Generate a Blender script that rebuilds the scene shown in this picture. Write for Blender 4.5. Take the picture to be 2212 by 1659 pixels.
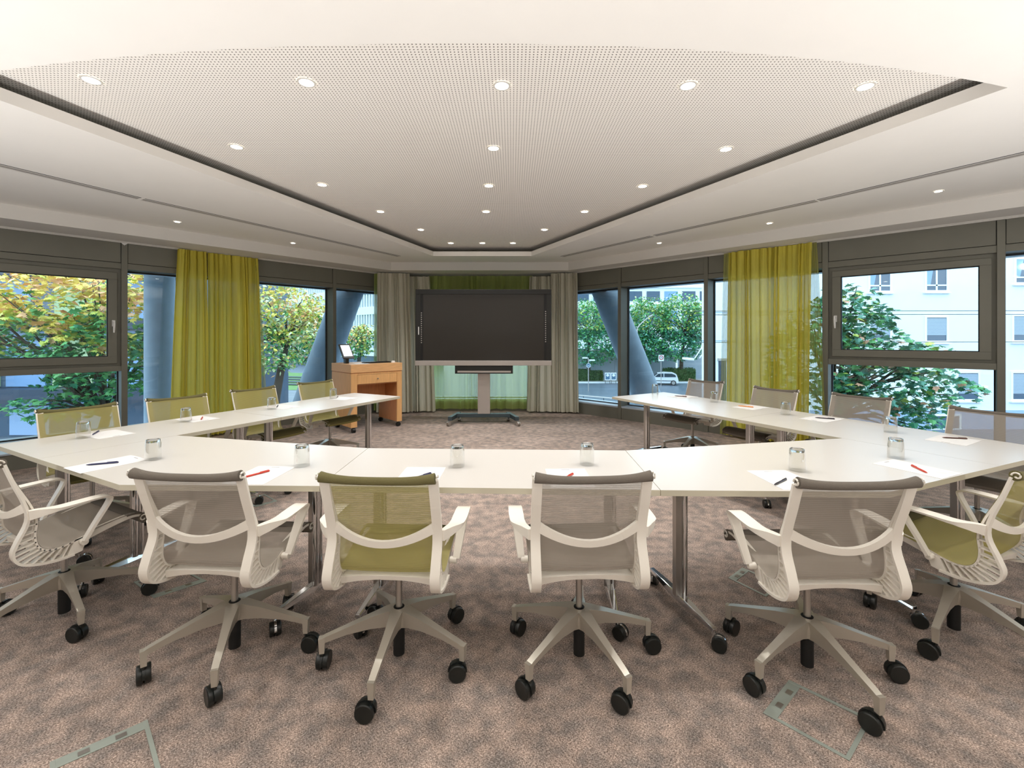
import bpy, math, random
from mathutils import Vector, Matrix
from mathutils.geometry import tessellate_polygon

random.seed(7)
PI = math.pi
for o in list(bpy.data.objects):
    bpy.data.objects.remove(o)
scene = bpy.context.scene
COL = scene.collection

# ------------------------------------------------------------------ camera, sky, exposure
F, CX, HY, EYE = 965.0, 1106.0, 729.0, 1.44          # focal length in pixels, centre, horizon row, eye height
cd = bpy.data.cameras.new('camera')
cam = bpy.data.objects.new('camera', cd)
COL.objects.link(cam)
cam.location = (0, 0, EYE)
cam.rotation_euler = (PI / 2, 0, 0)
cd.sensor_width = 36.0
cd.lens = 36.0 * F / 2212.0
cd.shift_y = (HY - 829.5) / 2212.0
cd.clip_start = 0.05
cd.clip_end = 600
scene.camera = cam

world = bpy.data.worlds.new('overcast_sky')
scene.world = world
world.use_nodes = True
wn = world.node_tree.nodes
bg = wn['Background']
bg.inputs['Color'].default_value = (0.76, 0.88, 1.0, 1)
bg.inputs['Strength'].default_value = 3.3

vs = scene.view_settings
vs.view_transform = 'Standard'
vs.look = 'None'
vs.gamma = 1
vs.exposure = 0.12
vs.use_curve_mapping = False
cy = scene.cycles
cy.max_bounces = 10
cy.diffuse_bounces = 5
cy.glossy_bounces = 4
cy.transmission_bounces = 8
cy.transparent_max_bounces = 24
cy.caustics_reflective = False
cy.caustics_refractive = False
cy.sample_clamp_indirect = 6
SPOT_W = 48.0
SIDE_W = 22.0
# added fill lamps, unseen beside and behind the camera, to brighten the white ceiling
for ux, uy, ue in ((-3.5, 0.5, 350), (0.0, -0.6, 235), (3.5, 0.5, 350)):
    ld = bpy.data.lights.new('fill_uplight', 'SPOT')
    ld.shadow_soft_size = 0.06; ld.energy = ue; ld.color = (1.0, 0.995, 0.985); ld.spot_size = math.radians(165); ld.spot_blend = 1.0
    lo = bpy.data.objects.new('fill_uplight', ld); COL.objects.link(lo)
    lo.location = (ux, uy, 0.35); lo.rotation_euler = (PI - 0.15, 0, 0)

# ------------------------------------------------------------------ pixel -> world helpers
def P(px, py, z):
    """Point of the horizontal plane z seen at a pixel of the photograph."""
    Y = F * (EYE - z) / (py - HY)
    return Vector(((px - CX) * Y / F, Y, z))
def D(px, py, Y):
    """Point at depth Y seen at a pixel of the photograph."""
    return Vector(((px - CX) * Y / F, Y, EYE - (py - HY) * Y / F))

# ------------------------------------------------------------------ colours and materials
def lin(v):
    return v / 12.92 if v <= 0.04045 else ((v + 0.055) / 1.055) ** 2.4
def C(h):
    h = h.lstrip('#')
    return tuple(lin(int(h[i:i + 2], 16) / 255) for i in (0, 2, 4)) + (1,)
MATS = {}
def mat(name, col, rough=0.6, metal=0.0, spec=0.5, noise=0.0, nscale=20, bump=0.0, bscale=200, emit=0, stretch=(1, 1, 1)):
    if name in MATS:
        return MATS[name]
    m = bpy.data.materials.new(name)
    m.use_nodes = True
    nt = m.node_tree
    b = nt.nodes['Principled BSDF']
    c = C(col) if isinstance(col, str) else col
    b.inputs['Base Color'].default_value = c
    b.inputs['Roughness'].default_value = rough
    b.inputs['Metallic'].default_value = metal
    b.inputs['Specular IOR Level'].default_value = spec
    if emit:
        b.inputs['Emission Color'].default_value = c
        b.inputs['Emission Strength'].default_value = emit
    tc = nt.nodes.new('ShaderNodeTexCoord')
    mp = nt.nodes.new('ShaderNodeMapping')
    mp.inputs['Scale'].default_value = stretch
    nt.links.new(tc.outputs['Object'], mp.inputs['Vector'])
    if noise > 0:
        n = nt.nodes.new('ShaderNodeTexNoise')
        n.inputs['Scale'].default_value = nscale
        n.inputs['Detail'].default_value = 4
        nt.links.new(mp.outputs[0], n.inputs['Vector'])
        r = nt.nodes.new('ShaderNodeMapRange')
        r.inputs['From Min'].default_value = 0.3
        r.inputs['From Max'].default_value = 0.7
        r.inputs['To Min'].default_value = 1 - noise
        r.inputs['To Max'].default_value = 1 + noise
        nt.links.new(n.outputs['Fac'], r.inputs['Value'])
        mx = nt.nodes.new('ShaderNodeVectorMath')
        mx.operation = 'SCALE'
        mx.inputs[0].default_value = c[:3]
        nt.links.new(r.outputs[0], mx.inputs['Scale'])
        nt.links.new(mx.outputs[0], b.inputs['Base Color'])
    if bump > 0:
        n2 = nt.nodes.new('ShaderNodeTexNoise')
        n2.inputs['Scale'].default_value = bscale
        nt.links.new(mp.outputs[0], n2.inputs['Vector'])
        bp = nt.nodes.new('ShaderNodeBump')
        bp.inputs['Strength'].default_value = bump
        bp.inputs['Distance'].default_value = 0.01
        nt.links.new(n2.outputs['Fac'], bp.inputs['Height'])
        nt.links.new(bp.outputs[0], b.inputs['Normal'])
    MATS[name] = m
    return m

def glass_mat(name, tint, refl=1.0, facing=0.0):
    m = bpy.data.materials.new(name)
    m.use_nodes = True
    nt = m.node_tree
    nt.nodes.clear()
    out = nt.nodes.new('ShaderNodeOutputMaterial')
    tr = nt.nodes.new('ShaderNodeBsdfTransparent')
    tr.inputs['Color'].default_value = tint
    gl = nt.nodes.new('ShaderNodeBsdfGlossy')
    gl.inputs['Roughness'].default_value = 0.0
    gl.inputs['Color'].default_value = (refl, refl, refl, 1)
    if facing:
        fr = nt.nodes.new('ShaderNodeLayerWeight')
        fr.inputs['Blend'].default_value = facing
        fo = fr.outputs['Facing']
    else:
        fr = nt.nodes.new('ShaderNodeFresnel')
        fr.inputs['IOR'].default_value = 1.5
        fo = fr.outputs[0]
    mx = nt.nodes.new('ShaderNodeMixShader')
    nt.links.new(fo, mx.inputs['Fac'])
    nt.links.new(tr.outputs[0], mx.inputs[1])
    nt.links.new(gl.outputs[0], mx.inputs[2])
    nt.links.new(mx.outputs[0], out.inputs['Surface'])
    MATS[name] = m
    return m

def cloth_mat(name, col, transp, translucent=0.35, weave=0.0, pitch=900.0, axis=(0, 0, 1), rough=0.9):
    """Woven cloth: partly see-through between the threads, partly translucent."""
    m = bpy.data.materials.new(name)
    m.use_nodes = True
    nt = m.node_tree
    nt.nodes.clear()
    out = nt.nodes.new('ShaderNodeOutputMaterial')
    df = nt.nodes.new('ShaderNodeBsdfDiffuse')
    tl = nt.nodes.new('ShaderNodeBsdfTranslucent')
    tr = nt.nodes.new('ShaderNodeBsdfTransparent')
    c = C(col)
    df.inputs['Color'].default_value = c
    tl.inputs['Color'].default_value = c
    a = nt.nodes.new('ShaderNodeMixShader')
    a.inputs['Fac'].default_value = translucent
    nt.links.new(df.outputs[0], a.inputs[1])
    nt.links.new(tl.outputs[0], a.inputs[2])
    b = nt.nodes.new('ShaderNodeMixShader')
    b.inputs['Fac'].default_value = transp
    nt.links.new(a.outputs[0], b.inputs[1])
    nt.links.new(tr.outputs[0], b.inputs[2])
    nt.links.new(b.outputs[0], out.inputs['Surface'])
    if weave > 0:
        tc = nt.nodes.new('ShaderNodeTexCoord')
        dt = nt.nodes.new('ShaderNodeVectorMath')
        dt.operation = 'DOT_PRODUCT'
        dt.inputs[1].default_value = tuple(v * pitch for v in axis)
        nt.links.new(tc.outputs['Object'], dt.inputs[0])
        sn = nt.nodes.new('ShaderNodeMath')
        sn.operation = 'SINE'
        nt.links.new(dt.outputs['Value'], sn.inputs[0])
        ml = nt.nodes.new('ShaderNodeMath')
        ml.operation = 'MULTIPLY_ADD'
        ml.inputs[1].default_value = weave
        ml.inputs[2].default_value = transp
        nt.links.new(sn.outputs[0], ml.inputs[0])
        nt.links.new(ml.outputs[0], b.inputs['Fac'])
    MATS[name] = m
    return m

mat('plaster', '#f0ede8', 0.85, noise=0.01, nscale=3)
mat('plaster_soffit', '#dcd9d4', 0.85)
mat('dark_metal', '#75746a', 0.45, metal=0.25, noise=0.03, nscale=6)
mat('gasket', '#16181a', 0.6)
mat('sill_metal', '#b9c6d4', 0.35, metal=0.3)  # daylight on the sills is put into this paler, bluish metal colour
mat('table_top', '#d3cfc9', 0.28, spec=0.5)
mat('table_edge', '#c4bda9', 0.5)
mat('chrome', '#d9dadb', 0.08, metal=1.0)
mat('satin_metal', '#b7b3ae', 0.28, metal=0.9)
mat('shell', '#ebe5da', 0.38)
mat('base_metal', '#c5bfb2', 0.32, metal=0.55)
mat('black_plastic', '#191c1a', 0.35)
mat('black_matte', '#0c0d0d', 0.6)
mat('seam_dark', '#55504a', 0.6)
mat('screen', '#1b150c', 0.3, spec=0.6)
mat('tv_frame', '#141412', 0.35)
mat('silver', '#b9b3ae', 0.35, metal=0.5)
mat('blue_metal', '#46545a', 0.4, metal=0.5)
mat('wood', '#e2ae74', 0.42, noise=0.10, nscale=9, stretch=(7, 7, 0.6))
mat('wood_top', '#e3b17c', 0.4, noise=0.08, nscale=9, stretch=(1, 7, 7))
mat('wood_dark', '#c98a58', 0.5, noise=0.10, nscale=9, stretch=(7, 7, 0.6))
mat('paper', '#e6e5e3', 0.7)
mat('print_grey', '#9a9a9a', 0.7)
mat('print_pink', '#e9dede', 0.7)
mat('ink_navy', '#2b2f55', 0.35)
mat('ink_red', '#c33a26', 0.35)
mat('ink_orange', '#dd8a3e', 0.35)
mat('ink_black', '#2a2228', 0.35)
mat('ink_brown', '#5a3c34', 0.35)
mat('floor_steel', '#9da59c', 0.4, metal=0.3)
mat('white_plastic', '#e8e8e6', 0.4)
mat('lamp_lens', (1.0, 0.93, 0.82, 1), emit=14)
mat('lamp_small', (1.0, 0.96, 0.9, 1), emit=7)
mat('lamp_ring', '#d8d4cc', 0.4)
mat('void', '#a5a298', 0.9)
mat('tablet_screen', (0.85, 0.93, 1.0, 1), emit=0.9)
mat('concrete', '#a3b2bf', 0.8, noise=0.09, nscale=4, bump=0.2, bscale=30)
mat('slot_grey', '#a19b94', 0.6)
mat('asphalt', '#66717f', 0.35, noise=0.16, nscale=0.35, stretch=(0.5, 3, 1))
mat('pavement', '#a9a8a6', 0.8, noise=0.12, nscale=2)
mat('grass', '#6f9455', 0.9, noise=0.2, nscale=2)
mat('rail_metal', '#5b666b', 0.5, metal=0.4)
mat('render_white', '#e7eef4', 0.85, noise=0.015, nscale=2)
mat('render_blue', '#9fb6d6', 0.85)
mat('ext_white', '#f0f3f5', 0.7)
mat('ext_glass', '#40566c', 0.15, spec=0.7)
mat('ext_glass_light', '#7b9fca', 0.2, spec=0.6)
mat('ext_dark', '#2e3b4d', 0.5)
mat('blind', '#a7b6c6', 0.6)
mat('lime_panel', '#b9cc9c', 0.7)
mat('fin_white', '#e6edf0', 0.7)
mat('wall_panel', '#b0b9c4', 0.8)
mat('brick_red', '#8d5a4b', 0.9, noise=0.15, nscale=12)
mat('bark', '#4a4238', 0.95, noise=0.2, nscale=15)
mat('hedge', '#4c6b3a', 0.95, noise=0.3, nscale=6)
mat('car_white', '#eef1f4', 0.2)
mat('car_glass', '#38444d', 0.1)
mat('tyre', '#202326', 0.7)
mat('sign_red', '#c23b3b', 0.5)
mat('sign_white', '#f4f6f8', 0.5)
mat('poster_dark', '#4d7896', 0.6)
for n_, h_ in (('leaf_yellow', '#f2dc6a'), ('leaf_orange', '#f4bd8c'), ('leaf_lime', '#c8d460'), ('leaf_green', '#5fa860'),
               ('leaf_deep', '#2f8058'), ('leaf_teal', '#69a892'), ('leaf_pale', '#c9d6a4'), ('leaf_rust', '#dda585')):
    mat(n_, h_, 0.55, noise=0.15, nscale=8)
glass_mat('window_glass', (0.84, 0.93, 0.95, 1), 0.85)
glass_mat('tumbler_glass', (0.96, 0.96, 0.95, 1), 1.0, facing=0.25)
tb = bpy.data.materials.new('tumbler_base'); tb.use_nodes = True
b_ = tb.node_tree.nodes['Principled BSDF']
b_.inputs['Transmission Weight'].default_value = 1.0
b_.inputs['Roughness'].default_value = 0.0
b_.inputs['IOR'].default_value = 1.5
MATS['tumbler_base'] = tb
cloth_mat('sheer_green', '#ece26c', 0.05, 0.40)
cloth_mat('sheer_edge', '#c9c96a', 0.45, 0.5)
cloth_mat('sheer_olive', '#cfe08c', 0.24, 0.6)
cloth_mat('grey_cloth', '#d6d3c2', 0.0, 0.12)
cloth_mat('chair_mesh_grey', '#a49b90', 0.24, 0.15, weave=0.08, pitch=1500, axis=(0, 0.7, 0.7))
cloth_mat('chair_mesh_olive', '#a59c64', 0.22, 0.15, weave=0.08, pitch=1500, axis=(0, 0.7, 0.7))
mat('roll_grey', '#6c645a', 0.8, bump=0.4, bscale=500)
mat('roll_olive', '#686139', 0.8, bump=0.4, bscale=500)

def carpet():
    m = bpy.data.materials.new('carpet')
    m.use_nodes = True
    nt = m.node_tree
    N, L = nt.nodes, nt.links
    b = N['Principled BSDF']
    b.inputs['Roughness'].default_value = 0.95
    b.inputs['Specular IOR Level'].default_value = 0.1
    tc = N.new('ShaderNodeTexCoord')
    # short fibres lying in two directions
    def noise(scale, stretch, rot, detail=3):
        mp = N.new('ShaderNodeMapping')
        mp.inputs['Scale'].default_value = stretch
        mp.inputs['Rotation'].default_value = (0, 0, rot)
        L.new(tc.outputs['Object'], mp.inputs['Vector'])
        n = N.new('ShaderNodeTexNoise')
        n.inputs['Scale'].default_value = scale
        n.inputs['Detail'].default_value = detail
        L.new(mp.outputs[0], n.inputs['Vector'])
        return n
    fib = noise(130, (3.4, 1, 1), 0.7, 2)
    fib2 = noise(120, (1, 3.2, 1), 0.2, 2)
    blot = noise(13, (1, 1, 1), 0, 8)
    big = noise(2.2, (1, 1, 1), 0.3, 3)
    r1 = N.new('ShaderNodeValToRGB')
    e = r1.color_ramp.elements
    e[0].position = 0.36; e[0].color = C('#5a524d')
    e[1].position = 0.66; e[1].color = C('#f6eee8')
    e2 = e.new(0.5); e2.color = C('#a59d99')
    av = N.new('ShaderNodeMath'); av.operation = 'ADD'
    L.new(fib.outputs['Fac'], av.inputs[0]); L.new(fib2.outputs['Fac'], av.inputs[1])
    hv = N.new('ShaderNodeMath'); hv.operation = 'MULTIPLY'; hv.inputs[1].default_value = 0.5
    L.new(av.outputs[0], hv.inputs[0])
    L.new(hv.outputs[0], r1.inputs[0])
    r2 = N.new('ShaderNodeValToRGB')
    e = r2.color_ramp.elements
    e[0].position = 0.36; e[0].color = C('#bbb6b2')
    e[1].position = 0.66; e[1].color = C('#f3e2d6')
    L.new(blot.outputs['Fac'], r2.inputs[0])
    mx = N.new('ShaderNodeMix'); mx.data_type = 'RGBA'; mx.blend_type = 'MULTIPLY'
    mx.inputs['Factor'].default_value = 1.0
    L.new(r1.outputs[0], mx.inputs[6]); L.new(r2.outputs[0], mx.inputs[7])
    r3 = N.new('ShaderNodeMapRange')
    r3.inputs['From Min'].default_value = 0.35; r3.inputs['From Max'].default_value = 0.65
    r3.inputs['To Min'].default_value = 0.95; r3.inputs['To Max'].default_value = 1.2
    L.new(big.outputs['Fac'], r3.inputs['Value'])
    sc = N.new('ShaderNodeVectorMath'); sc.operation = 'SCALE'
    L.new(mx.outputs[2], sc.inputs[0]); L.new(r3.outputs[0], sc.inputs['Scale'])
    L.new(sc.outputs[0], b.inputs['Base Color'])
    bp = N.new('ShaderNodeBump'); bp.inputs['Strength'].default_value = 0.5; bp.inputs['Distance'].default_value = 0.004
    L.new(hv.outputs[0], bp.inputs['Height']); L.new(bp.outputs[0], b.inputs['Normal'])
    MATS['carpet'] = m
carpet()

def perforated():
    """White panel pierced by a square grid of 8 mm holes every 21 mm."""
    m = bpy.data.materials.new('perforated_plaster')
    m.use_nodes = True
    nt = m.node_tree
    N, L = nt.nodes, nt.links
    b = N['Principled BSDF']
    b.inputs['Roughness'].default_value = 0.85
    tc = N.new('ShaderNodeTexCoord')
    sp = N.new('ShaderNodeSeparateXYZ')
    L.new(tc.outputs['Object'], sp.inputs[0])
    def cell(sock):
        d = N.new('ShaderNodeMath'); d.operation = 'DIVIDE'; d.inputs[1].default_value = 0.0215
        L.new(sock, d.inputs[0])
        f = N.new('ShaderNodeMath'); f.operation = 'FRACT'; L.new(d.outputs[0], f.inputs[0])
        s = N.new('ShaderNodeMath'); s.operation = 'SUBTRACT'; s.inputs[1].default_value = 0.5
        L.new(f.outputs[0], s.inputs[0])
        p = N.new('ShaderNodeMath'); p.operation = 'POWER'; p.inputs[1].default_value = 2
        q = N.new('ShaderNodeMath'); q.operation = 'ABSOLUTE'; L.new(s.outputs[0], q.inputs[0])
        L.new(q.outputs[0], p.inputs[0])
        return p.outputs[0]
    a = N.new('ShaderNodeMath'); a.operation = 'ADD'
    L.new(cell(sp.outputs[0]), a.inputs[0]); L.new(cell(sp.outputs[1]), a.inputs[1])
    g = N.new('ShaderNodeMath'); g.operation = 'LESS_THAN'; g.inputs[1].default_value = 0.19 ** 2
    L.new(a.outputs[0], g.inputs[0])
    mx = N.new('ShaderNodeMix'); mx.data_type = 'RGBA'
    mx.inputs[6].default_value = C('#f2eee8'); mx.inputs[7].default_value = C('#57524a')
    L.new(g.outputs[0], mx.inputs['Factor'])
    L.new(mx.outputs[2], b.inputs['Base Color'])
    MATS['perforated_plaster'] = m
perforated()

# ------------------------------------------------------------------ mesh builder
class MB:
    def __init__(s):
        s.v, s.f, s.m, s.cur = [], [], [], 0
    def face(s, idx):
        s.f.append(tuple(idx)); s.m.append(s.cur)
    def poly(s, pts):
        n = len(s.v); s.v += [tuple(p) for p in pts]; s.face(range(n, n + len(pts)))
        return s
    def box(s, x0, x1, y0, y1, z0, z1, M=None):
        n = len(s.v)
        c = [(x0, y0, z0), (x1, y0, z0), (x1, y1, z0), (x0, y1, z0), (x0, y0, z1), (x1, y0, z1), (x1, y1, z1), (x0, y1, z1)]
        s.v += [tuple(M @ Vector(p)) if M else p for p in c]
        for q in ((0, 3, 2, 1), (4, 5, 6, 7), (0, 1, 5, 4), (1, 2, 6, 5), (2, 3, 7, 6), (3, 0, 4, 7)):
            s.face([n + i for i in q])
        return s
    def loft(s, secs, closed=True, caps=True, ring=False):
        """Sections: lists of points, all of one length."""
        n0 = len(s.v); k = len(secs[0])
        for sec in secs:
            s.v += [tuple(p) for p in sec]
        S = len(secs)
        for i in range(S if ring else S - 1):
            j = (i + 1) % S
            for a in range(k if closed else k - 1):
                b = (a + 1) % k
                s.face((n0 + i * k + a, n0 + i * k + b, n0 + j * k + b, n0 + j * k + a))
        if caps and closed and not ring:
            s.face([n0 + a for a in reversed(range(k))])
            s.face([n0 + (S - 1) * k + a for a in range(k)])
        return s
    def tube(s, path, r, seg=8, caps=True, sy=1.0):
        path = [Vector(p) for p in path]
        rr = r if isinstance(r, (list, tuple)) else [r] * len(path)
        secs = []
        up = Vector((0, 0, 1))
        for i, p in enumerate(path):
            t = (path[min(i + 1, len(path) - 1)] - path[max(i - 1, 0)]).normalized()
            u = up if abs(t.dot(up)) < 0.95 else Vector((0, 1, 0))
            a = t.cross(u).normalized(); b = a.cross(t).normalized()
            secs.append([p + a * math.cos(2 * PI * k / seg) * rr[i] + b * math.sin(2 * PI * k / seg) * rr[i] * sy for k in range(seg)])
        return s.loft(secs, caps=caps)
    def lathe(s, prof, seg=24, M=None, caps=True):
        secs = []
        for r, z in prof:
            sec = [Vector((r * math.cos(2 * PI * k / seg), r * math.sin(2 * PI * k / seg), z)) for k in range(seg)]
            secs.append([M @ p for p in sec] if M else sec)
        return s.loft(secs, caps=caps)
    def prism(s, poly, z0, z1, top=0, side=0):
        """Vertical prism on a plan polygon, anticlockwise."""
        n = len(s.v); k = len(poly)
        s.v += [(p[0], p[1], z0) for p in poly] + [(p[0], p[1], z1) for p in poly]
        c = s.cur
        s.cur = top; s.face([n + k + i for i in range(k)])
        s.cur = side; s.face([n + i for i in reversed(range(k))])
        for i in range(k):
            j = (i + 1) % k
            s.face((n + i, n + j, n + k + j, n + k + i))
        s.cur = c
        return s
    def grid(s, rows):
        n = len(s.v); h, w = len(rows), len(rows[0])
        for r in rows:
            s.v += [tuple(p) for p in r]
        for i in range(h - 1):
            for j in range(w - 1):
                a = n + i * w + j
                s.face((a, a + 1, a + w + 1, a + w))
        return s
    def mesh(s, name, mats, smooth=False):
        me = bpy.data.meshes.new(name)
        me.from_pydata(s.v, [], s.f)
        if not isinstance(mats, (list, tuple)):
            mats = [mats]
        for m in mats:
            me.materials.append(MATS[m])
        if len(mats) > 1:
            me.polygons.foreach_set('material_index', s.m)
        if smooth:
            me.polygons.foreach_set('use_smooth', [True] * len(me.polygons))
            try:
                me.set_sharp_from_angle(angle=math.radians(42))
            except Exception:
                pass
        me.update()
        return me
    def build(s, name, mats, parent=None, smooth=False, bevel=0, loc=None, rotz=None):
        o = bpy.data.objects.new(name, s.mesh(name, mats, smooth))
        COL.objects.link(o)
        if parent is not None:
            o.parent = parent
        if loc is not None:
            o.location = loc
        if rotz is not None:
            o.rotation_euler = (0, 0, rotz)
        if bevel:
            bv = o.modifiers.new('bevel', 'BEVEL')
            bv.width = bevel; bv.segments = 2; bv.limit_method = 'ANGLE'; bv.angle_limit = 0.6
        return o

def tag(o, label=None, cat=None, group=None, kind=None):
    if label: o['label'] = label
    if cat: o['category'] = cat
    if group: o['group'] = group
    if kind: o['kind'] = kind
    return o
def empty(name, loc=(0, 0, 0), rz=0, **k):
    o = bpy.data.objects.new(name, None)
    COL.objects.link(o)
    o.location = loc; o.rotation_euler = (0, 0, rz)
    o.empty_display_size = 0.1
    return tag(o, **k)
def copy_tree(o, parent=None):
    c = o.copy(); COL.objects.link(c); c.parent = parent
    for ch in list(o.children):
        copy_tree(ch, c)
    return c
def structure(name, label=None, parent=None):
    o = empty(name)
    o['kind'] = 'structure'
    return tag(o, label=label)
def lerp(a, b, t):
    return a + (b - a) * t
def catmull(pts, n):
    out = []
    P_ = [pts[0]] + list(pts) + [pts[-1]]
    for i in range(1, len(P_) - 2):
        for k in range(n):
            t = k / n
            p = [0.5 * ((2 * P_[i][d]) + (-P_[i - 1][d] + P_[i + 1][d]) * t + (2 * P_[i - 1][d] - 5 * P_[i][d] + 4 * P_[i + 1][d] - P_[i + 2][d]) * t * t
                 + (-P_[i - 1][d] + 3 * P_[i][d] - 3 * P_[i + 1][d] + P_[i + 2][d]) * t ** 3) for d in range(len(pts[0]))]
            out.append(tuple(p))
    out.append(tuple(pts[-1]))
    return out

# ------------------------------------------------------------------ room plan
Z_SOFFIT, Z_CEIL, Z_PANEL = 2.68, 2.83, 2.985
LB, LD = Vector((-2.64, 8.61)), Vector((-0.655, -0.756))      # left window wall: start at the back corner, runs towards the camera
RB, RD = Vector((1.259, 8.50)), Vector((0.708, -0.707))
LN, RN = Vector((-0.756, 0.655)), Vector((0.707, 0.708))      # outward normals
class Wall:
    def __init__(s, o, d, n):
        s.o, s.d, s.n = o, d, n
    def p(s, t, n, z):
        q = s.o + s.d * t + s.n * n
        return Vector((q.x, q.y, z))
    def t_at(s, px, n=0.0):
        k = (px - CX) / F
        q = s.o + s.n * n
        return (k * q.y - q.x) / (s.d.x - k * s.d.y)
    def box(s, mb, t0, t1, n0, n1, z0, z1):
        a = [s.p(t0, n0, z0), s.p(t1, n0, z0), s.p(t1, n1, z0), s.p(t0, n1, z0)]
        b = [v + Vector((0, 0, z1 - z0)) for v in a]
        # keep outward winding for either handedness
        if (a[1] - a[0]).cross(a[3] - a[0]).z < 0:
            a.reverse(); b.reverse()
        mb.loft([a, b])
        return mb
WL, WR = Wall(LB, LD, LN), Wall(RB, RD, RN)
bk0, bk1 = WL.p(-0.25, 0, 0), WR.p(-0.42, 0, 0)
bd = Vector((bk1.x - bk0.x, bk1.y - bk0.y)); BLEN = bd.length; bd.normalize()
WB = Wall(Vector((bk0.x, bk0.y)), bd, Vector((-bd.y, bd.x)))
TL_END, TR_END = 8.0, 7.6

cornerL, cornerR = WL.p(TL_END, 0, 0), WR.p(TR_END, 0, 0)
REAR = -2.6
floor_poly = [(cornerL.x, REAR), (cornerR.x, REAR), (cornerR.x, cornerR.y), (bk1.x, bk1.y), (bk0.x, bk0.y), (cornerL.x, cornerL.y)]
f = MB().prism(floor_poly, -0.3, 0.0).build('floor', 'carpet')
f['kind'] = 'structure'

# ceiling: main plaster ceiling with a bow-fronted opening
arc_px = [(-126, 171.6), (114, 138), (423, 110.2), (700, 98.4), (976, 93.6), (1155, 95.8), (1400, 102.3), (1657, 118.2), (1877, 140), (2079, 170), (2177, 189.2)]
arc = [tuple(P(x, y, Z_CEIL).xy) for x, y in arc_px]
arc = catmull(arc, 4)
hb_r, hb_l = P(1147.5, 553, Z_CEIL), P(936, 553, Z_CEIL)
hole = [tuple(a) for a in arc] + [(hb_r.x, hb_r.y), (hb_l.x, hb_l.y)]
fl0, fl1 = P(0, 470, Z_SOFFIT), P(844.6, 584, Z_SOFFIT)
fr1, fr0 = P(1227.8, 584, Z_SOFFIT), P(2212, 445.6, Z_SOFFIT)
def extend(a, b, x):        # line a->b prolonged to abscissa x
    t = (x - a.x) / (b.x - a.x)
    return (x, a.y + (b.y - a.y) * t)
xl, xr = cornerL.x, cornerR.x
outer = [(xl, REAR), (xr, REAR), extend(fr1, fr0, xr), (fr1.x, fr1.y), (fl1.x, fl1.y), extend(fl1, fl0, xl)]
loops = [[Vector((p[0], p[1], Z_CEIL)) for p in outer], [Vector((p[0], p[1], Z_CEIL)) for p in hole]]
tris = tessellate_polygon(loops)
cm = MB()
cm.v = [tuple(p) for l in loops for p in l]
for t in tris:
    a, b, c = (Vector(cm.v[i]) for i in t)
    cm.face(t if (b - a).cross(c - a).z < 0 else t[::-1])
ceil = cm.build('ceiling', 'plaster')
ceil['kind'] = 'structure'
# upstand round the opening
um = MB()
k = len(hole)
for i in range(k):
    a, b = hole[i], hole[(i + 1) % k]
    um.poly([(a[0], a[1], Z_CEIL), (b[0], b[1], Z_CEIL), (b[0], b[1], Z_CEIL + 0.078), (a[0], a[1], Z_CEIL + 0.078)])
um.build('coffer_upstand', 'plaster', ceil)
# raised perforated panel and the dark void round it
cx0, cy0 = sum(p[0] for p in hole) / k, 4.9
big = [(cx0 + (p[0] - cx0) * 1.16, cy0 + (p[1] - cy0) * 1.10) for p in hole]
pm = MB().poly([(p[0], p[1], Z_PANEL) for p in reversed(big)])
pm.build('perforated_panel', 'perforated_plaster', ceil)
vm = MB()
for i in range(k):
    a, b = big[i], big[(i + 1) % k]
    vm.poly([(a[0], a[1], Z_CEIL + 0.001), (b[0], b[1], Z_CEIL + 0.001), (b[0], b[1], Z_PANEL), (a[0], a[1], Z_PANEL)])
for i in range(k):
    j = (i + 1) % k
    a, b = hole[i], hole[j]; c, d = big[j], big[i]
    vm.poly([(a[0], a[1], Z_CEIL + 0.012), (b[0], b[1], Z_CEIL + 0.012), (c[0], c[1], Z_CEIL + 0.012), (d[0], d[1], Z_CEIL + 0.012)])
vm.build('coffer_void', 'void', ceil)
# fascia and lower soffit along the windows
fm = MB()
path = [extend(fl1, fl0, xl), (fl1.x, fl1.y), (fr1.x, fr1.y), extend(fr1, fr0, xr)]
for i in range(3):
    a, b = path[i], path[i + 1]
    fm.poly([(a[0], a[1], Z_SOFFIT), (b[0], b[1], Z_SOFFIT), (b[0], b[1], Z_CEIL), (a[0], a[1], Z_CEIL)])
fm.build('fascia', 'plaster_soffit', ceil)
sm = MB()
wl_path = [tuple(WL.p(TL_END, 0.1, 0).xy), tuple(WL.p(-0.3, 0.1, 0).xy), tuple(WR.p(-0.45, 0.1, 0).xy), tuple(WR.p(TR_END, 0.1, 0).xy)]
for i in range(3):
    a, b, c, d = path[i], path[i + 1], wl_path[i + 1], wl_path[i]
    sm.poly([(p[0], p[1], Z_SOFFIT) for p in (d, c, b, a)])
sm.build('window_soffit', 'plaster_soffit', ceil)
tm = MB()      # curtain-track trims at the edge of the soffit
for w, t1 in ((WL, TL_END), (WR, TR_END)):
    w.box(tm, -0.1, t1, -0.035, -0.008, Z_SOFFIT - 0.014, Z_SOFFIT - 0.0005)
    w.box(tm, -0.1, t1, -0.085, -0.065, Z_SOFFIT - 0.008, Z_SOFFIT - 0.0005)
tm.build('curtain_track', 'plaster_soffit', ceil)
MB().box(xl - .3, xr + .3, REAR - .3, 9.2, 3.05, 3.2).build('roof_slab', 'plaster', ceil)

# plain walls behind the camera
for name, x0, x1, y0, y1 in (('wall_front', xl, xr, REAR - 0.2, REAR), ('wall_near_left', xl - 0.2, xl, REAR, cornerL.y + .1), ('wall_near_right', xr, xr + 0.2, REAR, cornerR.y + .1)):
    o = MB().box(x0, x1, y0, y1, 0, 3.05).build(name, 'plaster')
    o['kind'] = 'structure'

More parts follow.
